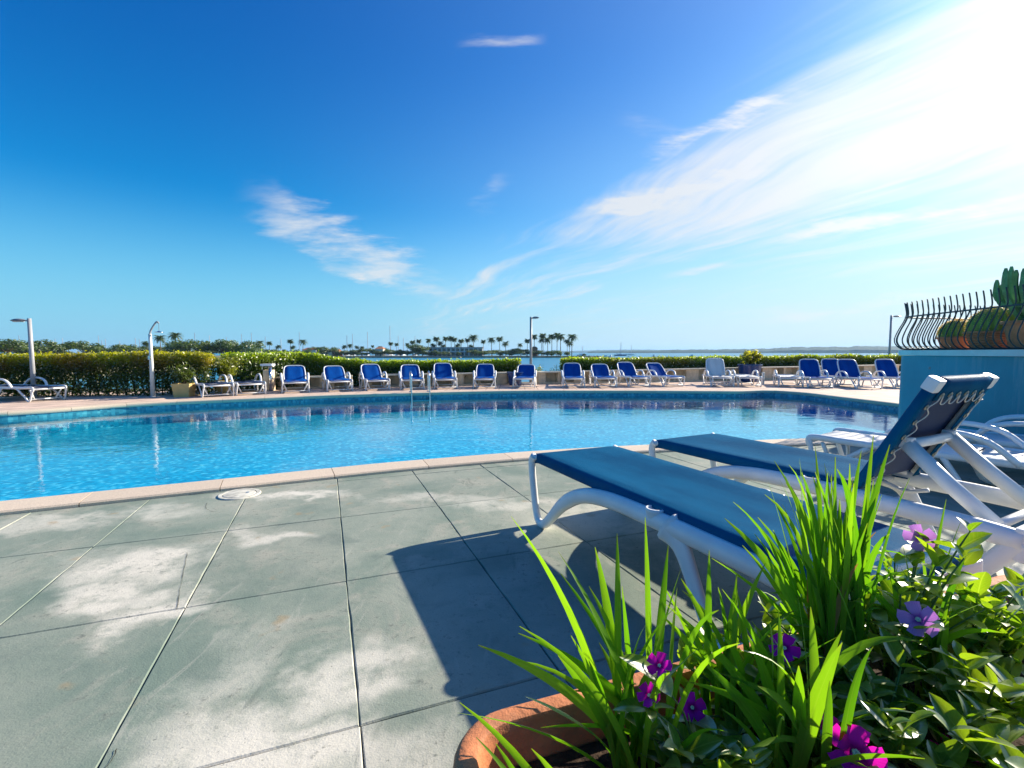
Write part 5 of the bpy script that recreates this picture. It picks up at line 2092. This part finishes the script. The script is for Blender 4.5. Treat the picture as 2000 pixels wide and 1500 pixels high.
clump('tall dense upright strap leaved plant in the middle of the trough', tp_(.86, .12),
      [(1592, 872, .10, .009), (1610, 905, .12, .0085), (1630, 893, .06, .009), (1660, 905, .10, .0085), (1682, 880, .08, .0085), (1706, 850, .10, .0065), (1738, 868, .06, .0085), (1560, 900, .12, .0075), (1665, 935, .04, .0085), (1692, 945, .02, .0075),
       (1545, 950, .05, .0075), (1528, 985, .05, .0065), (1575, 975, .02, .008), (1640, 975, .02, .009), (1480, 1010, .10, .0065), (1440, 985, .14, .0055), (1415, 1012, .02, .0105), (1510, 1035, -.02, .0075), (1718, 960, .02, .008), (1390, 1090, .03, .006), (1555, 1070, -.04, .010),
       (1600, 1010, .0, .0085), (1450, 1065, .05, .006), (1500, 940, .12, .0055), (1620, 1040, -.02, .008), (1700, 1010, .0, .007), (1650, 1000, .06, .007), (1675, 1030, .03, .008)], 60, .15, .26, .54, 3, (-.08, .04))
clump('broad bright strap leaved plant before the tall tuft', tp_(.60, .24), [(1645, 1255, -.04, .0125), (1520, 1190, -.02, .0085), (1583, 1185, .0, .010), (1370, 1290, -.04, .0095), (1410, 1150, .05, .009), (1460, 1240, 0, .009), (1620, 1330, -.08, .0085), (1300, 1180, .06, .0075), (1340, 1330, -.06, .0085), (1480, 1340, -.08, .0095), (1560, 1300, -.06, .010)], 24, .24, .10, .30, 4, (-.05, .0), .009)
clump('strap leaved plant filling the trough between spreading and tall plants', tp_(.56, .12), [(1330, 1130, .04, .008), (1385, 1075, .06, .007), (1440, 1120, .03, .008), (1290, 1200, .0, .008), (1495, 1100, .05, .007)], 22, .20, .12, .30, 6, (-.08, .02))
clump('strap leaved plant bending over the trough rim towards the flat lounger head', tp_(1.34, .16), [(1930, 1290, .0, .007), (1995, 1260, .02, .006), (1985, 1400, -.05, .009)], 18, .24, .10, .24, 7, (.02, -.05))
clump('strap leaved plant with single tall blades among the periwinkles', tp_(1.06, .17), [(1763, 1065, .02, .009), (1848, 975, .05, .007), (1912, 1120, .02, .006), (1985, 1200, .0, .005), (1990, 1425, -.14, .010), (1938, 1370, -.12, .008), (1990, 1330, -.02, .007), (1880, 1010, .1, .0055), (1810, 1150, .0, .007)], 22, .26, .12, .34, 5, (.05, -.02))


def vinca_leaf_mesh(L, W):
    mb = MB()
    rows = []
    n = 6
    for i in range(n + 1):
        f = i / n
        wd = W * math.sin(math.pi * min(1, .06 + .94 * f ** .8)) ** .75 * (1 if f < .97 else .35)
        z = .10 * L * math.sin(f * 2.6)
        x = L * f
        rows.append([(x, -wd, z + wd * .30), (x, -wd * .5, z + wd * .1), (x, 0, z), (x, wd * .5, z + wd * .1), (x, wd, z + wd * .30)])
    mb.grid(rows)
    me = mb.mesh('leaf')
    me.materials.append(MATS['leaf_vinca'])
    me.polygons.foreach_set('use_smooth', [True] * len(me.polygons))
    return me


VL = [vinca_leaf_mesh(.078, .0185), vinca_leaf_mesh(.062, .017), vinca_leaf_mesh(.044, .010)]
mb = MB()
rows = []
for i in range(6):
    f = i / 5
    wd = .0095 * (f ** .6) * (1 if f < .8 else .82) + .0012
    rows.append([(.002 + .019 * f, -wd, .001 + .002 * f), (.002 + .019 * f + (.0015 if i == 5 else 0), 0, .0005), (.002 + .019 * f - (.001 if i == 5 else 0), wd, .0015 + .002 * f)])
mb.grid(rows)
PET = mb.mesh('petal')
PET.polygons.foreach_set('use_smooth', [True] * len(PET.polygons))
PETS = {}
for mname in ('petal_lilac', 'petal_hot'):
    me = PET.copy()
    me.materials.append(MATS[mname])
    PETS[mname] = me
EYE = MB().lathe([(.0035, .0006), (.0022, .0022), (.0004, .0016)], 10).mesh('eye')
EYE.materials.append(MATS['petal_eye'])


def add_flower(parent, loc, face, colour, scale=1.0):
    o = bpy.data.objects.new('flower', MB().tube([(0, 0, -.022), (0, 0, -.002)], [.0012, .0018], 6).mesh('flower'))
    o.data.materials.append(MATS['stem_green'])
    COL.objects.link(o)
    o.parent = parent
    q = Vector(face).normalized().to_track_quat('Z', 'Y')
    o.matrix_local = Matrix.Translation(loc) @ q.to_matrix().to_4x4() @ Matrix.Rotation(rng.uniform(0, 6), 4, 'Z') @ Matrix.Scale(scale * 1.25, 4)
    for k in range(5):
        p = bpy.data.objects.new('petal', PETS[colour])
        COL.objects.link(p)
        p.parent = o
        p.rotation_euler = (rng.uniform(-.06, .06), rng.uniform(-.16, .02), 2 * math.pi * k / 5 + rng.uniform(-.06, .06))
    e = bpy.data.objects.new('eye', EYE)
    COL.objects.link(e)
    e.parent = o
    return o


def periwinkle(label, root_xy, nst, h0, h1, spread, seed, flowers=(), big=1.0):
    r_ = random.Random(seed)
    t = thing('periwinkle', label, 'plant', (root_xy[0], root_xy[1], SOILZ), 0, 'periwinkle plants in the trough')
    base = Vector((root_xy[0], root_xy[1], SOILZ))
    stem = MB()

    def shoot(tip, leaves):
        root = Vector((r_.uniform(-.03, .03), r_.uniform(-.03, .03), -.004))
        ctrl = Vector((tip.x * .35, tip.y * .35, tip.z * .6))
        pts = [root * (1 - f) ** 2 + ctrl * 2 * f * (1 - f) + tip * f * f for f in [i / 7 for i in range(8)]]
        stem.tube(pts, [.0032, .003, .0028, .0026, .0024, .0022, .002, .0016], 6)
        for k in range(leaves):
            f = .30 + .70 * k / max(1, leaves - 1)
            p = root * (1 - f) ** 2 + ctrl * 2 * f * (1 - f) + tip * f * f
            a = k * 1.57 + r_.uniform(-.4, .4)
            for s in (0, math.pi):
                me = VL[2] if f > .95 and r_.random() < .7 else VL[r_.randrange(2)]
                o = bpy.data.objects.new('leaf', me)
                COL.objects.link(o)
                o.parent = t
                sc = big * r_.uniform(.75, 1.15)
                o.location = p
                o.scale = (sc, sc, sc)
                o.rotation_euler = (r_.uniform(-.5, .5), r_.uniform(-.75, .25) if f < .9 else r_.uniform(-1.0, -.3), a + s + r_.uniform(-.3, .3))

    for k in range(nst):
        a = r_.uniform(0, 6.28)
        sp = spread * math.sqrt(r_.random())
        shoot(Vector((math.cos(a) * sp, math.sin(a) * sp * .6, r_.uniform(h0, h1))), r_.randint(4, 6))
    for (px_, py_, dY, colour, sc) in flowers:
        p = at(px_, py_, base.y + dY) - base
        root = Vector((p.x * .2, p.y * .2, 0))
        ctrl = Vector((p.x * .6, p.y * .6, p.z * .6))
        stem.tube([root, root.lerp(ctrl, .6), ctrl, p - Vector((0, 0, .02))], [.0028, .0026, .0022, .0016], 6)
        face = (-base.x * .6 + r_.uniform(-.5, .3), -base.y + r_.uniform(-.2, .5), .75 + r_.uniform(-.2, .5))
        add_flower(t, p, face, colour, sc)
        for q in range(4):
            o = bpy.data.objects.new('leaf', VL[r_.randrange(3)])
            COL.objects.link(o)
            o.parent = t
            o.location = p - Vector((0, 0, .025))
            o.rotation_euler = (r_.uniform(-.4, .4), r_.uniform(-.6, .3), q * 1.57 + r_.uniform(-.3, .3))
    stem.build('stem', 'stem_green', t, smooth=True)
    return t


periwinkle('periwinkle with lilac flowers standing tall beside the single blades', tp_(1.02, .15), 16, .16, .36, .17, 1, [(1793, 1210, -.10, 'petal_lilac', 1.25), (1797, 1052, .06, 'petal_lilac', 1.2)])
periwinkle('periwinkle with one lilac flower at the far end of the trough', tp_(1.22, .19), 16, .08, .22, .18, 2, [(1920, 1345, -.10, 'petal_lilac', 1.15)])
periwinkle('periwinkle with magenta flowers under the broad bright blades', tp_(.80, .27), 10, .05, .15, .18, 3, [(1672, 1470, -.10, 'petal_hot', 1.5), (1620, 1418, -.05, 'petal_hot', .7), (1695, 1498, -.11, 'petal_hot', 1.0)])
periwinkle('periwinkle with magenta flowers between the spreading and broad blades', tp_(.62, .13), 9, .06, .16, .17, 4, [(1532, 1266, -.03, 'petal_hot', 1.0), (1352, 1382, -.08, 'petal_hot', .9)])
periwinkle('low periwinkle with tiny magenta flowers beneath the spreading blades', tp_(.46, .20), 7, .04, .12, .15, 5, [(1288, 1300, -.02, 'petal_hot', .8), (1268, 1358, -.03, 'petal_hot', .75)])
periwinkle('periwinkle with magenta flowers drooping over the near rim', tp_(1.02, .30), 15, .06, .18, .20, 6, [(1850, 1470, -.05, 'petal_hot', 1.1), (1888, 1488, -.05, 'petal_hot', 1.1)])
periwinkle('leafy flowerless periwinkle filling the trough below the tall tuft', tp_(.86, .10), 8, .06, .18, .16, 7)
periwinkle('leafy flowerless periwinkle hanging over the far trough corner', tp_(1.28, .09), 12, .08, .20, .15, 8)
periwinkle('leafy flowerless periwinkle at the foot of the broad bright blades', tp_(.68, .25), 11, .04, .14, .15, 9)
periwinkle('leafy flowerless periwinkle low against the near rim of the trough', tp_(.90, .42), 12, .04, .13, .16, 11)
periwinkle('leafy flowerless periwinkle against the near rim at the rounded trough end', tp_(.38, .40), 10, .04, .13, .16, 12)
periwinkle('leafy flowerless periwinkle past the end of the flat lounger', tp_(1.48, .16), 11, .06, .18, .17, 10)

# ------------------------------------------------------------------ sea air
hz_m, hz_t, hz_o = mat('haze_air')
pv_ = hz_t.new('ShaderNodeVolumePrincipled')
pv_.inputs['Color'].default_value = (0.40, 0.68, 1.0, 1)
pv_.inputs['Density'].default_value = 0.00012
pv_.inputs['Anisotropy'].default_value = 0.2
hz_t.l.new(pv_.outputs[0], hz_o.inputs['Volume'])
hb = MB().box((-12500, -12500, SEA_Z - 2.5), (12500, 12500, 75)).build('haze', 'haze_air')
hb['kind'] = 'stuff'
hb['label'] = 'pale sea haze lying over the bay'
